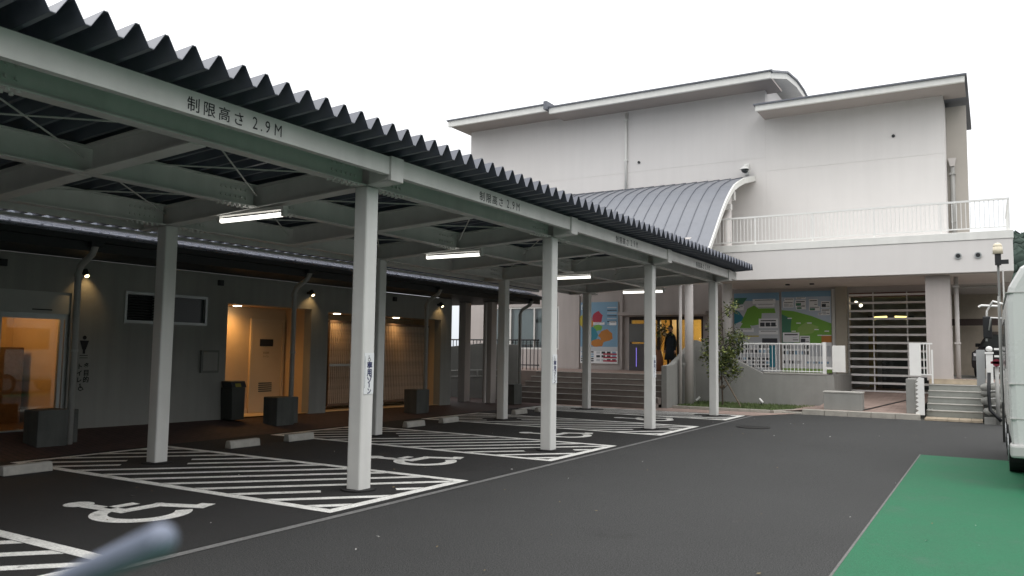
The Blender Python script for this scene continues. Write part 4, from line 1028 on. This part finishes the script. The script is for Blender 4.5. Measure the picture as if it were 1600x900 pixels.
for i, (x, y, lb_) in enumerate(((-7.75, 24.0, 'small white ground spotlight in the grass left of the sapling'), (-5.92, 24.3, 'small white ground spotlight in the grass right of the sapling'))):
    t = thing('ground_spotlight', lb_, 'spotlight', (x, y, .08), 'spotlights in the grass bed')
    dx = .09 if i == 0 else -.09
    MB().tube([(x, y, .06), (x, y, .20)], .012, 6).build('stem', BLACK, t)
    MB().tube([(x-dx*.6, y-.02, .18), (x+dx*.6, y+.02, .29)], .032, 12).build('head', WPAINT, t)
# potted arrangement by the doors
PT = thing('potted_plant', 'tall leafy arrangement in a brown pot beside the entrance doorway', 'plant', (-10.55, 28.0, ZF))
rg = random.Random(4); f = MB(); st = MB()
for k in range(26):
    a = rg.uniform(0, 6.28); ln = rg.uniform(.2, .5); z = rg.uniform(1.25, 1.75)
    e = (-10.55+math.cos(a)*ln, 28.0+math.sin(a)*ln*.6, ZF+z); st.tube([(-10.55, 28, ZF+.7), e], .008, 5, r2=.004); leaf_cluster(f, e, .13, 9, rg, .13, mm=(0, 1, 2))
f.build('foliage', [LEAF, LEAF2, mat('pale_leaf', (.42, .34, .22), .6)], PT); st.build('stems', BARK, PT)
MB().tube([(-10.55, 28, ZF), (-10.55, 28, ZF+.35), (-10.55, 28, ZF+.78)], [.16, .20, .15], 16).build('pot', mat('brown_pot', (.20, .085, .045), .5), PT, smooth=True)

# ---- person in the doorway
PN = thing('person', 'person in a dark coat standing in the entrance doorway beside the plant', 'person', (-10.12, 28.15, ZF))
def skinbody(name, m, nodes, edges, parent, root=0):
    me = bpy.data.meshes.new(name); off = parent.location
    me.from_pydata([tuple(Vector(p)-Vector((0,0,0))) for p, r in nodes], edges, []); me.materials.append(m)
    o = bpy.data.objects.new(name, me); COL.objects.link(o); o.parent = parent
    sk = o.modifiers.new('skin', 'SKIN'); ss = o.modifiers.new('sub', 'SUBSURF'); ss.levels = 2; ss.render_levels = 2
    if not me.skin_vertices: me.skin_vertices.new()
    for i, (p, r) in enumerate(nodes):
        rr = r if isinstance(r, tuple) else (r, r); me.skin_vertices[0].data[i].radius = rr; me.skin_vertices[0].data[i].use_root = (i == root)
    for p in me.polygons: p.use_smooth = True
    return o
H_ = 1.56/1.6
nd = [((0,0,.88), (.13,.10)), ((0,0,1.05), (.12,.095)), ((0,0,1.22), (.14,.10)), ((0,0,1.33), (.10,.075)), ((0,-.01,1.40), .046), ((0,-.02,1.47), .05),
      ((-.14,0,1.31), .052), ((-.20,0,1.05), .042), ((-.20,-.05,.84), .033), ((-.20,-.07,.76), .035),
      ((.14,0,1.31), .052), ((.20,0,1.05), .042), ((.20,-.05,.84), .033), ((.20,-.07,.76), .035),
      ((-.085,0,.80), .085), ((-.09,-.01,.46), .056), ((-.09,.01,.10), .040), ((-.09,-.05,.035), .036), ((-.09,-.16,.03), .03),
      ((.085,0,.80), .085), ((.09,-.01,.46), .056), ((.09,.01,.10), .040), ((.09,-.05,.035), .036), ((.09,-.16,.03), .03)]
ed = [(0,1),(1,2),(2,3),(3,4),(4,5),(3,6),(6,7),(7,8),(8,9),(3,10),(10,11),(11,12),(12,13),(0,14),(14,15),(15,16),(16,17),(17,18),(0,19),(19,20),(20,21),(21,22),(22,23)]
skinbody('body', CLOTH, nd, ed, PN)
hd = MB(); off = PN.location
hd.ball((off.x, off.y-.02, off.z+1.555), .095, 16, 12, sq=(.82, .95, 1.2)); hd.ball((off.x, off.y-.118, off.z+1.545), .016, 8, 6); hd.ball((off.x-.082, off.y-.01, off.z+1.55), .022, 8, 6); hd.ball((off.x+.082, off.y-.01, off.z+1.55), .022, 8, 6)
hd.build('head', SKIN, PN, smooth=True)
MB().ball((off.x, off.y+.005, off.z+1.585), .105, 16, 8, sq=(.88, .95, 1.05), z0=-.35).build('hair', HAIR, PN, smooth=True)
MB().tube([(off.x, off.y, off.z+.42), (off.x, off.y, off.z+.85), (off.x, off.y, off.z+1.1), (off.x, off.y, off.z+1.3)], [.23, .17, .15, .13], 16).build('coat', CLOTH, PN, smooth=True)
for sx in (-.2, .2):
    hb = MB()
    for k in range(4): hb.tube([(off.x+sx-.028+k*.018, off.y-.08, off.z+.74), (off.x+sx-.028+k*.018, off.y-.09, off.z+.69), (off.x+sx-.026+k*.017, off.y-.08, off.z+.655)], .008, 6)
    hb.tube([(off.x+sx*.86, off.y-.09, off.z+.755), (off.x+sx*.84, off.y-.105, off.z+.72)], .009, 6); hb.ball((off.x+sx, off.y-.075, off.z+.75), .038, 10, 6, sq=(.9, .5, 1.1))
    hb.build('hand', SKIN, PN, smooth=True)

# ---- right end: rockery, posts, hydrant pipe, lamp post
RK = thing('rockery_wall', 'rough wall of rounded river stones right of the side steps', 'rockery', (.4, 23, 0))
rg = random.Random(31)
MB().box(-.19, 3.0, 22.72, 25.0, 0, .88).build('core', CONCD, RK)
MB().box(-.19, 3.0, 22.55, 22.72, 0, .16).build('footing', CONC, RK)
for k in range(90):
    x = rg.uniform(-.12, 2.9); z = rg.uniform(.22, .92); r = rg.uniform(.09, .17)
    MB().ball((x, 22.72, z), r, 9, 6, sq=(1.15, .6, .8), jit=.10, rg=rg).build('stone', ROCK, RK, smooth=True)
for k in range(40):
    x = rg.uniform(-.1, 2.9); y = rg.uniform(22.75, 24.5); r = rg.uniform(.1, .18)
    MB().ball((x, y, .9), r, 9, 6, sq=(1.15, 1, .55), jit=.10, rg=rg).build('stone', ROCK, RK, smooth=True)
WPo = thing('white_post', 'white post with ball cap beside the grey panel above the rockery', 'post', (-.05, 23.0, .9))
MB().box(-.12, .03, 22.93, 23.07, .85, 1.75).build('shaft', WPAINT, WPo, bevel=.01); MB().ball((-.045, 23, 1.82), .075, 14, 9).build('ball_cap', WPAINT, WPo, smooth=True); MB().box(-.14, .05, 22.91, 23.09, 1.70, 1.75).build('collar', WPAINT, WPo)
GPn = MB().box(-.33, -.14, 23.2, 23.26, .9, 1.80).build('grey_panel', mat('panel_grey', (.32, .33, .33), .6), bevel=.006); tag(GPn, 'upright grey panel left of the white ball topped post', 'panel')
WF = thing('white_fence', 'white fence of rails and pickets behind the stones at the right edge', 'fence', (.6, 23.3, .9))
for z in (1.20, 1.62, 1.80): MB().box(.06, 2.6, 23.28, 23.32, z, z+.05).build('rail', WPAINT, WF)
for k in range(8): MB().box(.22+k*.3, .26+k*.3, 23.24, 23.28, .88, 1.8).build('picket', WPAINT, WF)
HY = thing('standpipe', 'grey standpipe with dark red valve wheel and black hose by the stones', 'standpipe', (.1, 22.5, 0))
MB().tube([(.10, 22.45, .0), (.10, 22.45, 1.50)], .045, 12).build('pipe', PIPE, HY, smooth=True)
MB().tube([(.10, 22.40, 1.49), (.10, 22.34, 1.49)], .09, 10).box(-.02, .22, 22.34, 22.42, 1.46, 1.52).build('valve_wheel', REDV, HY)
MB().tube([(-.06, 22.45, 1.25), (-.08, 22.44, .7), (-.06, 22.42, .35), (.08, 22.38, .20), (.16, 22.4, .1)], .04, 10).build('hose', BLACK, HY, smooth=True)
for z in (.45, .62, .8, .98): MB().tube([(-.07, 22.44, z), (.10, 22.44, z+.02)], .018, 8).build('coupling', PIPE, HY)
LP = thing('lamp_post', 'slim grey pole with cream domed lamp at the right edge', 'lamp post', (.16, 18.0, 0))
MB().tube([(.165, 18, 0), (.165, 18, 3.4)], .022, 10).build('pole', mat('dark_pole', (.10, .105, .10), .45), LP, smooth=True)
MB().tube([(.165, 18, 3.4), (.165, 18, 3.62)], .055, 12).build('neck', BLACK, LP)
MB().tube([(.24, 17.97, 0), (.24, 17.97, 3.3)], .014, 8).build('pole', PIPE, LP, smooth=True)
MB().tube([(.165, 18, 3.62), (.165, 18, 3.76)], .09, 14, r2=.08).ball((.165, 18, 3.76), .08, 14, 5, z0=0).build('dome', CREAM, LP, smooth=True)
MB().tube([(.165, 18, 2.60), (-.14, 18, 2.62), (-.19, 18, 2.59)], .022, 8).build('arm', WPAINT, LP)
MB().box(.20, .34, 17.96, 18.04, 3.42, 3.5).build('fitting', BLACK, LP)

# ---- vehicles
def car(name, label, loc, rot, paint, door_open=False):
    t = thing(name, label, 'car'); 
    side = [(-1.75, .30), (-1.78, .55), (-1.72, .82), (-1.0, .95), (-.45, 1.38), (.15, 1.50), (1.25, 1.47), (1.62, 1.0), (1.72, .85), (1.72, .32)]
    mb = MB(); n = len(side)
    secs = []
    for (yy, ins) in ((-.74, .10), (-.70, .0), (.70, .0), (.74, .10)):
        secs.append([(x, (yy if z < .95 else yy*(1-.22*(z-.95)/.5)), z if ins == 0 else max(.36, z-.04)) for x, z in side])
    i = len(mb.v)
    for s in secs: mb.v += s
    for k in range(3):
        for j in range(n): mb.f.append((i+k*n+j, i+k*n+(j+1) % n, i+(k+1)*n+(j+1) % n, i+(k+1)*n+j)); mb.m.append(0)
    mb.f.append(tuple(i+j for j in range(n-1, -1, -1))); mb.m.append(0); mb.f.append(tuple(i+3*n+j for j in range(n))); mb.m.append(0)
    b = mb.build('body', paint, t, recalc=True, bevel=.03, smooth=False)
    for sgn in (-1, 1):
        yy = .735*sgn
        g = MB(); g.poly([(-.86, yy*1.0, .98), (.02, yy, .98), (.02, yy*.83, 1.38), (-.40, yy*.85, 1.34)] if True else []); g.poly([(.08, yy, .98), (1.35, yy, .98), (1.18, yy*.83, 1.36), (.08, yy*.83, 1.38)])
        for v in range(len(g.v)): g.v[v] = (g.v[v][0], g.v[v][1]+.012*sgn, g.v[v][2])
        g.build('side_window', CARGL, t)
        MB().box(-.62, -.50, yy+.02*sgn, yy+.15*sgn, .98, 1.10).build('mirror', paint, t, bevel=.02)
        MB().poly([(-1.79, sgn*.38, .66), (-1.79, sgn*.66, .68), (-1.70, sgn*.70, .82), (-1.72, sgn*.42, .80)]).build('headlight', mat('headlamp', (.75, .76, .78), .15, spec=.8), t)
        for x in (-1.15, 1.15):
            w = MB().tube([(x, yy-.09*sgn, .29), (x, yy+.02*sgn, .29)], .29, 22).build('wheel', RUB, t)
            MB().tube([(x, yy+.0*sgn, .29), (x, yy+.028*sgn, .29)], .19, 16).build('rim', RIM, w)
    MB().poly([(-.985, -.60, .985), (-.985, .60, .985), (-.50, .54, 1.36), (-.50, -.54, 1.36)]).build('windscreen', CARGL, t)
    MB().box(-1.80, -1.775, -.42, .42, .42, .56).build('grille', BLACK, t); MB().box(-1.81, -1.79, -.20, .20, .36, .44).build('number_plate', PAPER, t)
    if door_open:
        d = MB(); d.prism([(-.80, -.78, .38), (-1.02, -1.62, .38), (-1.02, -1.62, .96), (-.80, -.78, .96)], (.05, .01, 0)); d = d.build('open_door', paint, t); d['label'] = 'open door with green tinted window'
        MB().prism([(-.80, -.79, .98), (-1.02, -1.60, .98), (-.97, -1.45, 1.42), (-.78, -.85, 1.44)], (.015, 0, 0)).build('window', GRGL, d)
    t.location = loc; t.rotation_euler = (0, 0, rot); return t
car('parked_car', 'black car parked with its door open in the shaded bay beyond the side steps', (.55, 30.4, ZF+.02), R(78), BLACKCAR, True)
MB().box(-1.2, 5, 33.4, 33.7, .8, 3.95).build('bay_back_wall', mat('beige_wall', (.46, .40, .33), .85, .08), VB)
MB().box(-1.25, 2, 32.6, 32.9, 2.75, 2.98).build('bay_beam', mat('dark_beam', (.07, .05, .045), .7), VB)
MB().tube([(-.85, 27.4, 3.72), (.2, 27.4, 3.72)], .04, 8).tube([(-.85, 27.0, 3.60), (-.85, 27.8, 3.60)], .03, 8).build('conduit', PIPE, VB)

VN = thing('white_van', 'tall white van cut off by the right frame edge beside the green paving', 'van', (1.2, 14, 0))
x0, x1, y0v, y1v = .175, 2.05, 11.5, 16.6
mb = MB()
pf = [(x0+.05, .42), (x0+.01, .58), (x0, .9), (x0, 2.30), (x0+.03, 2.48), (x0+.16, 2.72), (x0+.32, 2.82), (x1-.32, 2.82), (x1-.16, 2.72), (x1-.03, 2.48), (x1, 2.30), (x1, .9), (x1-.01, .58), (x1-.05, .42)]
mb.prism([(x, y0v, z) for x, z in pf], (0, y1v-y0v, 0)); mb.build('body', VANW, VN, bevel=.07)
MB().box(x0-.012, x1+.012, y0v-.06, y0v+.30, .40, .56).build('bumper', mat('bumper_grey', (.42, .42, .41), .5), VN, bevel=.03)
MB().box(x0+.45, x1-.45, y0v-.02, y0v-.005, 1.45, 2.15).build('rear_window', CARGL, VN, bevel=.02)
for z in (.86, 1.28, 2.40): MB().box(x0-.004, x1+.004, y0v-.006, y1v-1.2, z, z+.012).build('body_seam', PIPE, VN)
MB().box(x0+.27, x0+.38, y0v-.03, y0v-.002, .95, 1.30).build('tail_light', mat('lamp_red', (.30, .02, .02), .3), VN, bevel=.01)
MB().box(x1-.38, x1-.27, y0v-.03, y0v-.002, .95, 1.30).build('tail_light', MATS['lamp_red'], VN, bevel=.01)
for y in (13.5, 15.7):
    for x, s_ in ((x0, 1), (x1, -1)):
        w = MB().tube([(x+.20*s_, y, .33), (x-.0*s_, y, .33)], .33, 24).build('wheel', RUB, VN); MB().tube([(x+.02*s_, y, .33), (x-.012*s_, y, .33)], .2, 18).build('rim', RIM, w)
MB().box(x0-.006, x0+.01, 13.2, 14.8, 1.45, 2.15).build('side_window', CARGL, VN); MB().box(x0-.006, x0+.01, 15.1, 16.2, 1.40, 2.15).build('side_window', CARGL, VN)
mr = MB(); mr.tube([(x0+.05, 16.5, 2.55), (x0-.12, 16.7, 2.62), (x0-.22, 16.75, 2.45), (x0-.24, 16.75, 1.9)], .018, 8).tube([(x0, 16.4, 2.30), (x0-.16, 16.6, 2.32), (x0-.2, 16.7, 2.1)], .014, 8)
mr = mr.build('mirror_stay', WPAINT, VN, smooth=True); MB().box(x0-.29, x0-.15, 16.7, 16.78, 1.95, 2.35).build('mirror', BLACK, mr, bevel=.02)
# rear ladder on the van's near corner
for yy in (15.0, 15.35): MB().tube([(x0-.05, yy, .9), (x0-.05, yy, 2.6)], .014, 8).build('ladder_rail', PIPE, VN)
for k in range(6): MB().tube([(x0-.05, 15.0, 1.0+k*.28), (x0-.05, 15.35, 1.0+k*.28)], .011, 6).build('rung', PIPE, VN)
# near blurred rod
BP = thing('leaning_rod', 'blurred blue grey rod poking up close to the lens at bottom left', 'rod', (-.6, .3, 1.2))
tip = Vector((-.405, .295, 1.492)); q = Vector((-.575, .36, 1.435)); dr_ = (q-tip).normalized()
base_ = tip+dr_*1.9; base_.z = 0.0
pts = [tip, tip+dr_*.012, tip+dr_*.25, tip+dr_*.6, base_]
MB().tube([tuple(p) for p in pts], [.005, .0095, .0105, .011, .012], 14).build('shaft', POLEB, BP, smooth=True)

# ---- wooded hills: behind the building at right, others added unseen to block low sky
rg = random.Random(2)
def ridge(name, label, cx, cy, r0, r1, a0, a1, hgt, ntree, tr_):
    """hillside as a polar strip about (cx, cy): foot at r0, crest near r1"""
    hl = MB(); NA, NR = 48, 7
    def hh(a, t): return hgt*(math.sin(min(1, t*1.15)*math.pi/2))*(1+.10*math.sin(a*7.3)+.06*math.sin(a*17+1))-2*(t <= 0)
    def P(i, j):
        a = a0+(a1-a0)*i/NA; t = j/NR; r = r0+(r1-r0)*t; return (cx+r*math.cos(a), cy+r*math.sin(a), hh(a, t))
    for i in range(NA):
        for j in range(NR): hl.poly([P(i, j), P(i, j+1), P(i+1, j+1), P(i+1, j)])
    o = hl.build(name, HILL, smooth=True); o['kind'] = 'structure'
    ft = MB()
    for k in range(ntree):
        a = rg.uniform(a0, a1); t = rg.random(); r = r0+(r1-r0)*t; q = rg.uniform(.7, 1.4)*tr_
        ft.ball((cx+r*math.cos(a), cy+r*math.sin(a), hh(a, t)+q*.4), q, 7, 4, sq=(1, 1, 1.15), jit=.22, rg=rg)
    o = ft.build('forest', HILL, smooth=True); o['kind'] = 'stuff'; o['label'] = label; o['category'] = 'forest'
ridge('hill', 'dark green wooded hillside beyond the terrace at the right edge', 0, 0, 120, 170, R(62), R(100), 22.0, 2600, 1.15)
ridge('hill', 'dark green wooded slope along the far right side of the parking lot', 0, 0, 32, 62, R(-55), R(61), 13.5, 1500, 1.6)  # out of view, added to cut low sky light under the carport
ridge('hill', 'dark green wooded hills behind the photographer', 0, 0, 55, 95, R(-135), R(-56), 15, 500, 2.2)  # out of view, added to screen the low sky behind the camera

bpy.data.objects.remove(_fo); bpy.data.curves.remove(_fc)
